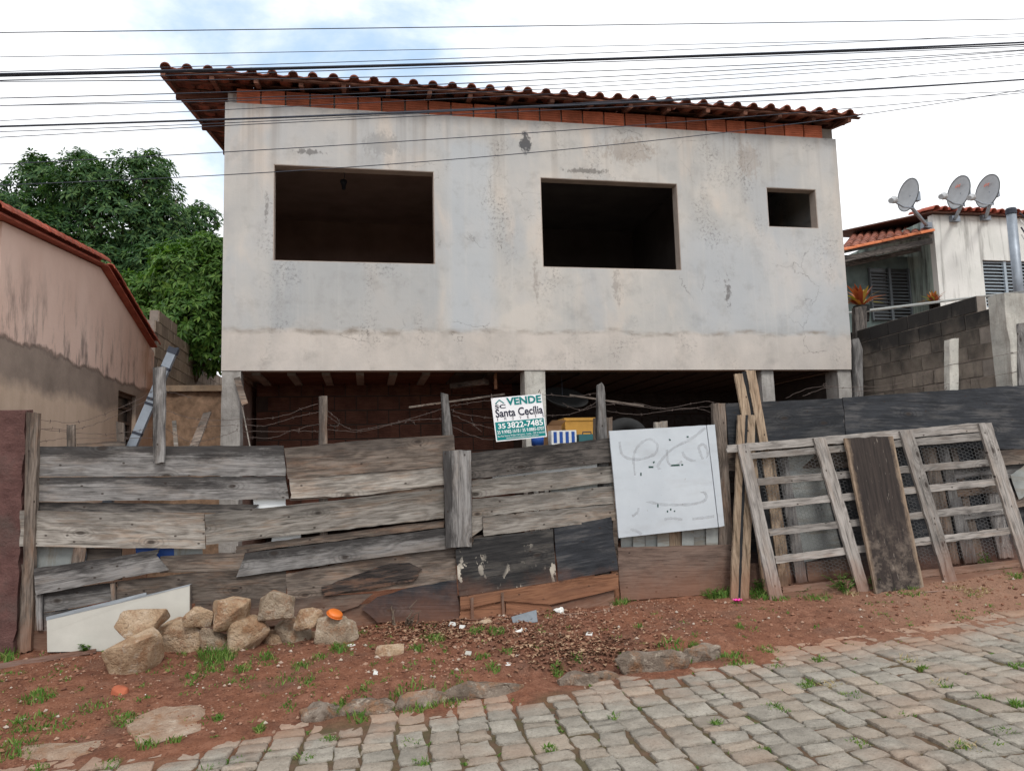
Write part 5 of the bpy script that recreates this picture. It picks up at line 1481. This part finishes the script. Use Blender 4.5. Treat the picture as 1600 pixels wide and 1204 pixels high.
# planks against the house corner on the right
o = board('corner_board', [(1332,530), (1342,528), (1348,545), (1349,640), (1334,640)], (Vector((0, 8.9, 0)), VERT), WOOD_GREY, None, th=.03, ax=(0,0,1)); tag(o, 'grey upright board at the lower right corner of the cement house', 'board')
o = board('corner_post', [(1336,480), (1354,478), (1356,640), (1338,640)], (Vector((0, 9.9, 0)), VERT), WOOD_DARK, None, th=.08, ax=(0,0,1)); tag(o, 'dark mouldy post between the cement house and the block wall', 'post')
# ================================================================== THINGS UNDER THE HOUSE
def up_obj(fn): return fn
a, c = onY((639,636), 8.6), onY((775,617), 8.9)
b = MB(); b.bar(a, c+Vector((.1, 0, .01)), .02, .02); tag(b.build('thin_lath', WOOD_BROWN), 'thin light lath crossing behind the sale sign on its left', 'lath')
a, c = onY((890,617), 8.7), onY((1006,634), 8.5)
b = MB(); b.bar(a, c, .02, .02); tag(b.build('thin_lath', WOOD_BROWN), 'thin lath slanting down behind the fence post right of the sign', 'lath')
# shelf of bric-a-brac in the undercroft
by_ = 8.55
sh = onY((890, 692), by_)
tb_ = empty('workbench', (sh.x, by_+.2, .26), 'rough wooden bench behind the fence right of the sign', 'bench')
part_box('bench_top', (sh.x-.42, by_-.12, sh.z-.06), (sh.x+.55, by_+.6, sh.z-.02), WOOD_BROWN, tb_)
for sx in (-.36, .47):
    for sy in (-.06, .52): part_box('leg', (sh.x+sx-.03, by_+sy-.03, .2), (sh.x+sx+.03, by_+sy+.03, sh.z-.06), WOOD_BROWN, tb_)
zt = sh.z-.018
def cbox(name, px0, px1, py0, y0, y1, mat, label, cat, rot=0):
    x0, x1 = onY((px0, 690), y0).x, onY((px1, 690), y0).x; z1 = onY(((px0+px1)/2, py0), y0).z
    root = empty(name, ((x0+x1)/2, (y0+y1)/2, zt), label, cat)
    b = MB(); b.box((x0, y0, zt), (x1, y1, z1)); b.build('body', mat, root)
    return root, x0, x1, z1
r_, x0, x1, z1 = cbox('drink_carton', 862, 901, 672, by_-.05, by_+.12, WHITE_J, 'small blue and white carton box on the bench', 'box')
for k in range(4):
    xx = x0+(x1-x0)*(.08+k*.24); part_box('blue_print', (xx, by_-.053, zt+.02), (xx+(x1-x0)*.13, by_-.051, z1-.015), BLUE, r_)
r_, x0, x1, z1 = cbox('ochre_crate', 884, 930, 653, by_+.2, by_+.5, YELLOWB, 'ochre yellow crate behind the carton on the bench', 'crate')
part_box('rim', (x0-.01, by_+.19, z1-.03), (x1+.01, by_+.51, z1+.005), YELLOWB, r_)
r_, x0, x1, z1 = cbox('cardboard_box', 856, 878, 664, by_+.16, by_+.4, CARDB, 'brown cardboard box beside the ochre crate', 'box')
b = MB(); b.add([(x0, by_+.16, z1), (x1, by_+.16, z1), (x1+.03, by_+.04, z1+.05), (x0+.03, by_+.04, z1+.05)], [(0, 1, 2, 3)]); b.build('flap', CARDB, r_)
r_, x0, x1, z1 = cbox('tool_case', 905, 936, 678, by_-.03, by_+.14, simple('dark_teal_plastic', (.03, .11, .12), .5), 'low dark teal tool case at the right end of the bench', 'case')
b = MB(); b.tube([((x0+x1)/2-.05, by_+.05, z1), ((x0+x1)/2-.05, by_+.05, z1+.03), ((x0+x1)/2+.05, by_+.05, z1+.03), ((x0+x1)/2+.05, by_+.05, z1)], .008, 6); b.build('handle', CABLE, r_)
q = onY((842, 688), by_-.05); b = MB(); b.lathe([(0, 0), (.07, 0), (.075, .12), (.068, .12), (.06, .02), (0, .02)], (q.x, by_+.02, zt), (0, 0, 1), 14)
tag(b.build('blue_bucket', BLUE, None, True), 'small blue tub peeking out below the sale sign', 'tub')
q = onY((882, 628), 9.9); b = MB(); b.lathe([(0, -.02), (.16, -.02), (.30, .08), (.31, .08), (.17, -.035), (0, -.035)], q, (.1, -.5, .85), 22)
o = b.build('metal_basin', RUBBER, None, True); tag(o, 'dark metal basin hanging in the shade under the house', 'basin')
b = MB(); b.tube([q+Vector((0, .1, .1)), Vector((q.x, q.y+.1, HZ0))], .006, 5); o2 = b.build('hanger', CABLE, o)
q = onY((980, 690), 8.9); b = MB()
mj, mi = .24, .085
for i in range(24):
    for k in range(10):
        a1_, a2_ = 2*math.pi*i/24, 2*math.pi*k/10; b.v.append(Vector((q.x+(mj+mi*math.cos(a2_))*math.cos(a1_), 8.95+mi*math.sin(a2_)*.9, onY((980,655), 8.95).z-mj-.06+(mj+mi*math.cos(a2_))*math.sin(a1_))))
for i in range(24):
    for k in range(10): b.f.append((i*10+k, ((i+1) % 24)*10+k, ((i+1) % 24)*10+(k+1) % 10, i*10+(k+1) % 10))
tag(b.build('old_tyre', RUBBER, None, True), 'black tyre standing behind the white metal panel', 'tyre')
# laths by the left pillar
def stick(name, p0, p1, Y0, Y1, w_, mat, label, cat):
    a, c = onY(p0, Y0), onY(p1, Y1); b = MB(); b.bar(a, c, w_, .02, (0, -1, .1)); return tag(b.build(name, mat), label, cat)
stick('white_lath', (395,720), (374,612), 9.1, 9.45, .012, PL, 'thin pale lath leaning on the inner side of the left pillar', 'lath')
stick('rusty_board', (383,632), (370,590), 9.35, 9.46, .07, WOOD_BROWN, 'short rust-brown board by the top of the left pillar', 'board')
stick('fallen_plank', (300,705), (324,645), 8.2, 9.6, .09, WOOD_BROWN, 'slanting brown plank against the earth bank', 'plank')
stick('thin_stake', (276,705), (272,657), 8.6, 8.6, .04, PL, 'thin upright stake in front of the earth bank', 'stake')
# ================================================================== STONES ON THE VERGE
RG = 'rubble stones heaped at the fence'
for i, (bx, Y, mat, lab, dp_) in enumerate([
    ((165,982,250,1056), None, ROCK, 'largest tan boulder at the front left of the stone heap', .85),
    ((186,949,260,995), 6.72, ROCK, 'rounded brown stone lying on top of the largest boulder', .8),
    ((249,964,326,1020), None, ROCK, 'blocky flat-topped tan stone right of the largest boulder', .8),
    ((313,976,358,1021), None, ROCK_G, 'small upright grey stone between two bigger tan stones', .8),
    ((287,945,335,980), 6.84, ROCK, 'small brown stone resting behind the blocky stone', .8),
    ((330,934,391,985), 6.82, ROCK, 'brown pointed stone leaning on the fence in the middle of the heap', .8),
    ((356,962,423,1017), None, ROCK, 'pale angular stone with sloping face at the front of the heap', .85),
    ((402,922,460,968), 6.84, ROCK_G, 'highest stone of the heap, leaning on the boards', .8),
    ((426,963,488,1004), None, ROCK_G, 'low triangular grey-tan stone right of the pale angular one', .85),
    ((459,948,508,983), 6.83, ROCK, 'brown wedge stone just left of the orange lid', .8),
    ((492,960,561,1007), None, ROCK_G, 'grey slanted stone under the orange lid', .85)]):
    stone_px('rubble_stone', bx, 100+i*7, mat, Y, dp_, .05, None, lab, 'stone', RG, npts=13)
# fillers that hold the upper stones, hidden behind the front ones
for i, (px, py, lab) in enumerate([(222, 1000, 'brown stone buried behind the largest boulder'), (310, 985, 'brown stone buried behind the blocky stone'), (362, 990, 'brown stone buried behind the pale angular stone'), (430, 985, 'brown stone buried under the highest stone'), (484, 985, 'brown stone buried under the wedge stone')]):
    c = onY((px, py), 7.0); g = gz(c.x, c.y); me = rock_mesh('rubble_stone', 300+i, .13, .1, (c.z+.0-g+.06)/2, ROCK)
    tag(inst('rubble_stone', me, None, Matrix.Translation((c.x, c.y, (c.z+.0+g-.06)/2))), lab, 'stone', RG)
stone_px('verge_stone', (586,1007,632,1028), 61, ROCK, label='lone flat stone on the earth right of the heap', cat='stone', npts=12)
stone_px('verge_stone', (744,966,770,976), 62, ROCK, label='small stone among leaf litter below the charred board', cat='stone')
for bx, sd, lab in (((186,1098,318,1166), 63, 'large flat slab of pale stone flush with the earth'), ((0,1146,186,1192), 64, 'long pale slab at the lower left edge of the verge')):
    g0_ = gnd(((bx[0]+bx[2])/2, (bx[1]+bx[3])/2)); z_ = proj(g0_)[2]; hx_ = (bx[2]-bx[0])/2*z_/FPX; yA = gnd(((bx[0]+bx[2])/2, bx[3])).y; yB = gnd(((bx[0]+bx[2])/2, bx[1])).y
    me = rock_mesh('flat_stone', sd, hx_, (yB-yA)/2*.95, .06, rock_mat('pale_flat_stone', (.30, .20, .14), (.40, .29, .215), (.50, .39, .30)), npts=26, rough=.12)
    o = inst('flat_stone', me, None, Matrix.Translation((g0_.x, (yA+yB)/2, gz(g0_.x, (yA+yB)/2)-.018)) @ Matrix.Rotation(R(4), 4, 'X')); tag(o, lab, 'stone')
# plank on the ground at the far left
A_, B_ = gnd((-12,1046)), gnd((150,1020)); b = MB(); up = Vector((0, 0, 1)); A_.z += .02; B_.z += .025
b.bar(A_, B_, .11, .022); tag(b.build('ground_plank', G), 'grey plank lying on the ground at the foot of the maroon wall', 'plank')
# litter
def slab_px(name, quad, mat, label, cat, th=.012, lift=.012, group=None):
    P = [gnd(p) + Vector((0, 0, lift)) for p in quad]
    b = MB(); b.add(P + [p + Vector((0, 0, th)) for p in P], [(0, 3, 2, 1), (4, 5, 6, 7), (0, 1, 5, 4), (1, 2, 6, 5), (2, 3, 7, 6), (3, 0, 4, 7)])
    return tag(b.build(name, mat), label, cat, group)
gt = lean(6.75, .22, 6.85, .42); o = board('slate_tile', [(799,963), (838,952), (840,971), (803,976)], (Vector((0, 6.78, .2)), Vector((0, .8, -.6)).normalized()), SLATE, None, th=.012, jit=.0006, ends=.0008); tag(o, 'broken blue-grey tile propped at the foot of the fence', 'tile')
q = onY((524, 958), 6.70)
cap = empty('orange_tub', q, 'orange plastic lid lying on the grey slanted stone', 'cap')
b = MB(); b.lathe([(0, .016), (.052, .016), (.062, .008), (.066, -.014), (.06, -.014), (.056, .004), (0, .008)], q, (.35, -.3, .88), 18); b.build('shell', ORANGE, cap, True)
b = MB(); b.lathe([(.065, -.016), (.072, -.016), (.072, -.008), (.065, -.008), (.065, -.016)], q, (.35, -.3, .88), 18); b.build('rim', ORANGE, cap, True)
P = gnd((185, 1090)); me = rock_mesh('brick_lump', 70, .065, .06, .05, HBRICK, sub=1); tag(inst('brick_lump', me, None, Matrix.Translation(P+Vector((0, .02, .03)))), 'red broken brick lump on the bare earth at lower left', 'brick')
P = gnd((549, 1010)); b = MB()
for i in range(20):
    for k in range(6):
        a1_, a2_ = 2*math.pi*i/20, 2*math.pi*k/6; b.v.append(P + Vector(((.03+.006*math.cos(a2_))*math.cos(a1_), (.03+.006*math.cos(a2_))*math.sin(a1_), .012+.006*math.sin(a2_))))
for i in range(20):
    for k in range(6): b.f.append((i*6+k, ((i+1) % 20)*6+k, ((i+1) % 20)*6+(k+1) % 6, i*6+(k+1) % 6))
tag(b.build('plastic_ring', WHITE_J, None, True), 'small white plastic ring on the earth right of the stones', 'ring')
slab_px('wood_offcut', [(491,1010), (507,1011), (507,1004), (491,1003)], WOOD_FRESH, 'small pale wood offcut in front of the grey slanted stone', 'offcut', .02)
for i, (x, y, wd, lab) in enumerate([(675,1014,13,'square white shard on the earth right of the lone flat stone'), (707,977,9,'white shard at the foot of the charred board'), (721,982,10,'white flake right of the shard by the charred board'), (732,1023,9,'yellowish chip below the leaf litter'), (610,990,9,'cream chip left of the dry twig'), (586,1054,7,'tiny white chip in bare earth below the lone stone'), (800,976,0,''), (200,1100,9,'pale chip beside the red brick lump'), (225,1086,9,'small white scrap among grass right of the brick lump'), (755,996,11,'cream scrap on the earth below the slate tile'), (920,993,10,'pale chip on the earth below the white panel'), (792,1041,10,'whitish pebble above the long kerb stone')]):
    if not wd: continue
    rs = random.Random(i); q = [(x-wd/2+rs.uniform(-2, 2), y+2+rs.uniform(-1, 1)), (x+wd/2+rs.uniform(-2, 2), y+3+rs.uniform(-1, 1)), (x+wd/2+rs.uniform(-2, 2), y-2), (x-wd/3+rs.uniform(-1, 1), y-3)]
    slab_px('litter_shard', q, WHITE_J if i % 3 else CREAM, lab, 'litter', .008, .012, 'pale litter on the verge')
def crumple(px, py, s, mat, label):
    P = gnd((px, py)); me = rock_mesh('plastic_bag', px, s, s*.7, s*.5, mat, npts=12, sub=2, rough=.35); tag(inst('plastic_bag', me, None, Matrix.Translation(P+Vector((0, .02, s*.3)))), label, 'litter', 'plastic scraps at the fence')
crumple(876, 958, .06, WHITE_J, 'crumpled white plastic scrap right of the slate tile'); crumple(815, 990, .055, WHITE_J, 'crumpled white scrap below the slate tile'); crumple(577, 962, .05, simple('clear_plastic', (.45, .5, .55), .3), 'crumpled bluish plastic scrap left of the charred board')
P = gnd((1148, 943)) + Vector((0, -.03, .01)); b = MB()
for k in range(9):
    a = 6.283*k/9; d = Vector((math.cos(a), math.sin(a), 0)); s_ = Vector((-d.y, d.x, 0))*.02; b.add([P+Vector((0, -.03, .02)), P+Vector((0, -.03, .03))+d*.03+s_, P+Vector((0, -.03, .045))+d*.05, P+Vector((0, -.03, .03))+d*.03-s_], [(0, 1, 2, 3)])
tag(b.build('artificial_flower', PINKP), 'magenta artificial flower at the foot of the front batten', 'flower')
for i, (p0, p1, p2, lab) in enumerate([((680,968),(735,971),(757,970),'thin dry branch lying below the charred board'), ((1445,928),(1500,924),(1532,921),'thin pale stick on the ground before the lattice gate'), ((880,963),(930,960),(955,952),'dry straw stalk right of the slate tile'), ((775,976),(800,985),(835,992),'dry twig between the white scraps')]):
    q = [gnd(p)+Vector((0, 0, .02)) for p in (p0, p1, p2)]; b = MB(); b.tube(q, [.008, .007, .004], 5); tag(b.build('twig', WOOD_PALE if i else WOOD_BROWN), lab, 'twig', 'twigs on the verge')
# dry root stump by the charred board
P = gnd((632, 985)); b = MB(); rs = random.Random(4)
st = tag(empty('dry_root', P), 'dry tangled root standing in leaf litter before the charred board', 'root')
for k in range(7):
    q = [P + Vector((rs.uniform(-.04, .04), rs.uniform(0, .05), 0))]
    for j in range(5): q.append(q[-1] + Vector((rs.gauss(.0, .035), rs.gauss(0, .03), rs.uniform(.0, .07))))
    b = MB(); b.tube(q, [.011, .010, .008, .006, .005, .003], 5); b.build('root_strand', BARK, st)
# ---- gravel, leaf litter, grass
def scatter_ok(x, y):
    return yk(x)-.1 < y < YF-.05
b = MB(); rs = random.Random(21)
octa = [Vector(v) for v in ((1,0,0),(-1,0,0),(0,1,0),(0,-1,0),(0,0,.7),(0,0,-.7))]; of = [(0,2,4),(2,1,4),(1,3,4),(3,0,4),(2,0,5),(1,2,5),(3,1,5),(0,3,5)]
n_done = 0
while n_done < 7500:
    x = rs.uniform(-3.2, 7.4); y = rs.uniform(5.0, 7.15)
    if not scatter_ok(x, y): continue
    dens = .35 + .9*max(0, mnoise.noise(Vector((x*1.1, y*1.4, 5)))) + (.9 if .3 < x < 2.9 and y > 6.2 else 0)
    if rs.random() > dens: continue
    s = rs.choice((.005, .006, .008, .008, .011, .018)) * rs.uniform(.7, 1.3)
    c = Vector((x, y, ground_z(x, y)+s*.25)); rot = Matrix.Rotation(rs.uniform(0, 6.28), 3, 'Z') @ Matrix.Rotation(rs.uniform(-.6, .6), 3, 'X')
    b.add([c + rot @ Vector((v.x*s*rs.uniform(.7, 1.3), v.y*s*rs.uniform(.6, 1), v.z*s)) for v in octa], of); n_done += 1
def grav_mat():
    n = N('earth_crumbs_and_chips'); r_ = n.island()
    col = n.ramp(r_, [(0, (.11, .05, .032)), (.35, (.20, .09, .056)), (.65, (.27, .14, .09)), (.93, (.32, .21, .15)), (.99, (.42, .36, .3))])
    n.bump(n.noise(n.pos(), 120, 3), .5, .004); return n.fin(col, .95)
tag(b.build('gravel', grav_mat(), None, False, Matrix()), 'loose crumbs of red earth and pale chips on the verge', 'gravel', kind='stuff')
# curled dry leaves
b = MB()
n_done = 0
while n_done < 2200:
    px, py = rs.choice([(rs.gauss(660, 55), rs.gauss(978, 14)), (rs.gauss(680, 70), rs.gauss(985, 14)), (rs.gauss(850, 90), rs.gauss(1000, 22)), (rs.gauss(900, 60), rs.gauss(1020, 14)), (rs.gauss(1520, 50), rs.gauss(925, 10))])
    if py < 955: continue
    P = gnd((px, py)); 
    if P.y > YF-.06: continue
    L_ = rs.uniform(.02, .05); a = rs.uniform(0, 6.28); d = Vector((math.cos(a), math.sin(a), rs.uniform(-.3, .5))).normalized(); s_ = d.cross(Vector((0, 0, 1))).normalized()*L_*.4
    P.z = ground_z(P.x, P.y)+.008
    b.add([P, P+d*L_*.5+s_+Vector((0, 0, .01)), P+d*L_, P+d*L_*.5-s_+Vector((0, 0, .01))], [(0, 1, 2, 3)]); n_done += 1
n = N('dry_leaf_litter'); LIT = n.fin(n.ramp(n.island(), [(0, (.10, .042, .025)), (.6, (.20, .10, .06)), (1, (.36, .25, .16))]), .9)
tag(b.build('leaf_litter', LIT, None, False, Matrix()), 'curled dry leaves scattered at the foot of the fence', 'leaf litter', kind='stuff')
# grass tufts
b = MB(); rs = random.Random(33)
def tuft(P, n, h, spread, flat=.5):
    for _ in range(n):
        a = rs.uniform(0, 6.28); r_ = spread*math.sqrt(rs.random()); q = P + Vector((math.cos(a)*r_, math.sin(a)*r_, 0)); q.z = max(ground_z(q.x, q.y), P.z-.04)
        d = Vector((rs.gauss(0, flat), rs.gauss(0, flat), 1)).normalized(); L_ = h*rs.uniform(.5, 1.25); s_ = Vector((math.cos(a+1.3), math.sin(a+1.3), 0))*rs.uniform(.003, .0055)
        m_ = q + d*L_*.55; e = q + d*L_ + Vector((d.x, d.y, -.35))*L_*.3
        b.add([q-s_, q+s_, m_+s_*.8, m_-s_*.8, e], [(0, 1, 2, 3), (3, 2, 4)])
TF = [(340,1030,160,.09,.16), (330,1048,70,.06,.12), (415,1030,40,.06,.08), (530,1018,70,.07,.08), (500,1030,30,.05,.06), (60,1095,110,.05,.13), (45,1135,90,.05,.15), (25,1180,80,.06,.14), (90,1140,40,.04,.1), (195,1130,60,.05,.09), (150,1110,40,.04,.1), (300,1065,40,.04,.09), (470,1045,40,.05,.08), (480,1065,30,.04,.08), (440,1065,40,.04,.12), (380,1048,40,.05,.08), (680,1003,70,.06,.09), (650,1020,40,.05,.07), (745,992,50,.06,.08), (775,995,60,.06,.08), (795,1022,30,.04,.06), (752,1028,40,.04,.08), (650,1100,160,.06,.2), (700,1095,80,.05,.16), (745,1085,40,.05,.08), (530,1115,70,.06,.08), (560,1125,40,.05,.08), (968,945,90,.07,.1), (985,940,50,.06,.08), (1120,935,110,.08,.12), (1135,928,80,.09,.1), (1190,935,110,.09,.12), (1215,938,70,.06,.12), (1060,1030,130,.06,.16), (1040,1040,60,.06,.08), (1090,1025,60,.05,.08), (975,1045,60,.06,.06), (1015,1045,40,.05,.05), (1150,1034,90,.04,.14), (1200,1018,40,.04,.1), (1270,935,90,.06,.18), (1420,928,60,.05,.16), (1560,895,80,.06,.14), (1590,905,50,.05,.1), (1000,985,20,.05,.05), (1155,985,20,.05,.05), (900,1030,20,.04,.06), (0,1010,90,.10,.1), (18,1000,60,.1,.08), (10,1030,60,.08,.1), (720,1068,40,.04,.09), (870,1050,40,.05,.05)]
for (px, py, n_, h_, sp_) in TF: tuft(gnd((px, py)), int(n_*1.5), h_, sp_)
SG = [(1265,1065), (1215,1043), (1210,1105), (1225,1110), (1280,1030), (1420,1032), (1260,1070), (1475,1070), (1410,1115), (1570,1145), (1560,1160), (515,1155), (405,1145), (370,1190), (660,1190), (570,1085), (640,1160), (270,1160), (450,1110), (340,1130), (230,1170), (60,1200), (1330,1087), (1540,1090), (1590,1100), (1190,1170), (1340,1160), (960,1120), (860,1170), (770,1050), (1120,1130), (1500,1165), (1440,1045), (1590,1040), (330,1200), (170,1196), (480,1180)]
for (px, py) in SG: tuft(gnd((px, py)), rs.randrange(25, 75), rs.uniform(.03, .055), rs.uniform(.03, .07), .6)
for _ in range(420):          # thin moss and grass in the joints
    x = rs.uniform(-2.6, 6.5); y = rs.uniform(3.2, 5.9)
    if y > yk(x) or mnoise.noise(Vector((x*.9, y*1.3, 2))) < -.05: continue
    cc = min(((abs(c[0]-x)+abs(c[1]-y)), c) for c in rs.sample(cells, 60))[1]
    P = Vector((cc[0]+cc[2]/2+.008, cc[1]+rs.uniform(-.5, .5)*cc[3], 0)); P.z = zs(P.x)-.012
    tuft(P, rs.randrange(5, 14), .022, .022, .9)
for _ in range(260):
    x = rs.uniform(-3, 7) if rs.random() < .5 else rs.uniform(-3, .6); y = rs.uniform(5.3, 7.1)
    if y < yk(x): continue
    tuft(Vector((x, y, ground_z(x, y))), rs.randrange(4, 16), .03, .05, .8)
tag(b.build('grass', GRASS, None, False, Matrix()), 'sparse tufts of grass on the verge and between the setts', 'grass', kind='stuff')
b = MB(); rs = random.Random(8)
for (px, py) in [(1500,923), (1520,930), (1535,925), (1465,1068), (1300,1070), (1420,1030), (1510,1165), (1330,930)]: tuft(gnd((px, py)), 45, .05, .09, 1.1)
tag(b.build('dry_grass', DRYGRASS, None, False, Matrix()), 'straw-coloured dry grass before the lattice gate', 'grass', kind='stuff')
# broad-leaved weeds
def weed(px, py, h_, n_, label, spread=.12):
    P = gnd((px, py)); root = empty('weed', P, label, 'weed', 'leafy weeds along the fence'); rs = random.Random(px); b = MB(); s = MB()
    for k in range(n_):
        a = rs.uniform(0, 6.28); tip = P + Vector((math.cos(a)*spread*rs.uniform(.2, 1), math.sin(a)*spread*.5*rs.uniform(.2, 1), h_*rs.uniform(.4, 1)))
        s.tube([P + Vector((rs.uniform(-.02, .02), 0, 0)), P.lerp(tip, .5)+Vector((0, 0, .02)), tip], .003, 4)
        for j in range(6):
            q = P.lerp(tip, .45+.55*j/5); a2 = rs.uniform(0, 6.28); d = Vector((math.cos(a2), math.sin(a2), rs.uniform(-.1, .6))).normalized(); L_ = rs.uniform(.03, .055); sd_ = d.cross(Vector((0, 0, 1))).normalized()*L_*.34
            b.add([q, q+d*L_*.45+sd_+Vector((0, 0, .005)), q+d*L_, q+d*L_*.45-sd_+Vector((0, 0, .005))], [(0, 1, 2, 3)])
    b.build('leaves', LEAF_L, root); s.build('stems', LEAF_L, root)
weed(1322, 928, .2, 13, 'leafy weed at the foot of the lattice gate left of the dark plank', .22); weed(1367, 926, .2, 6, 'narrow leafy weed against the left edge of the dark plank', .05)
weed(1252, 932, .1, 6, 'low leafy weed by the left foot of the lattice gate'); weed(1188, 930, .22, 8, 'leafy weed between the two double battens and the gate', .06); weed(1115, 937, .13, 7, 'leafy weed at the right foot of the brown plywood', .12); weed(1545, 892, .2, 7, 'green weed behind the right bay of the lattice gate', .15)
weed(132, 1022, .08, 5, 'tiny seedling at the right end of the ground plank', .05); weed(975, 942, .09, 6, 'low weed at the left foot of the brown plywood', .1)
# ================================================================== OVERHEAD CABLES
WG = 'overhead cables along the street'
def cable(pts, Y, r, label):
    P = [onY(p, Y) for p in pts]; xs = np.array([p.x for p in P]); z = np.array([p.z for p in P]); co = np.polyfit(xs, z, min(2, len(P)-1))
    x0, x1 = xs[0], xs[-1]
    def zf(x):
        if x < x0: return np.polyval(co, x0) + np.polyval(np.polyder(co), x0)*(x-x0)
        if x > x1: return np.polyval(co, x1) + np.polyval(np.polyder(co), x1)*(x-x1)
        return np.polyval(co, x)
    X = [-14, -9, -6] + list(np.linspace(x0-.3, x1+.3, 26)) + [9, 13, 18]
    X = sorted(X)
    b = MB(); b.tube([Vector((x, Y, float(zf(x)))) for x in X], r, 6); o = b.build('overhead_cable', CABLE, None, True)
    return tag(o, label, 'cable', WG)
T = .0032
cable([(0,51),(500,45),(800,42),(1000,38),(1600,30)], 5.3, T, 'topmost cable crossing the sky far above the roof')
cable([(0,89),(500,81),(800,76),(1000,70),(1600,58)], 5.3, T*.7, 'faint second highest cable, just below the topmost')
cable([(0,112),(500,98),(1000,82),(1300,66),(1600,53)], 5.5, T*.8, 'thin cable running just above the thick black bundle')
o = cable([(0,116),(250,110),(500,105),(800,98),(1000,90),(1300,78),(1600,67)], 5.5, .0078, 'thick black twisted cable bundle crossing above the roof tiles')
cable([(0,119),(500,107),(1000,91.5),(1600,70)], 5.52, .006, 'cable strapped to the underside of the thick bundle')
cable([(0,126),(250,118),(500,111),(800,103),(1000,94),(1600,73)], 5.45, T, 'cable just below the thick bundle at the left edge')
cable([(0,132),(260,121),(500,119),(1000,113),(1600,77)], 5.4, T, 'thin cable meeting the left tip of the roof')
cable([(0,155),(270,145),(500,138),(800,128),(1000,118),(1600,79)], 5.4, T, 'single cable crossing the left eave a little below its tip')
cable([(0,166),(280,155),(500,148),(800,140),(1000,122),(1600,84)], 5.35, T*.8, 'upper one of the close pair crossing the left eave')
cable([(0,169),(280,156),(500,150),(800,146),(1000,132),(1600,86)], 5.3, T*.8, 'lower one of the close pair crossing the left eave')
cable([(0,191),(350,168),(800,150),(1000,142),(1600,112)], 5.3, T*.7, 'thin cable passing over the brick course on the left')
cable([(0,198),(350,185),(500,181),(800,172),(1000,161),(1300,139),(1600,126)], 5.2, .0065, 'second thick cable, crossing the cement wall near its top left')
cable([(0,200),(350,184),(500,179),(800,169),(1000,157),(1600,124)], 5.2, T*.8, 'thin cable hugging the second thick cable from above')
cable([(0,208),(350,190),(500,183),(800,171),(1000,155),(1600,100)], 5.15, T*.8, 'thin cable rising steeply to the right above the second thick cable')
cable([(0,214),(350,198),(500,188),(800,177),(1000,164),(1600,143)], 5.1, T*.8, 'lowest of the group crossing the top left of the cement wall')
cable([(0,256),(350,238),(800,211),(1000,196),(1270,172),(1600,146)], 5.0, T*.85, 'lone cable crossing the cement wall between eaves and left window')
cable([(0,288),(350,274),(800,245),(1100,207),(1350,179),(1600,141)], 4.9, T*.85, 'lowest cable, crossing the top of the left window opening')
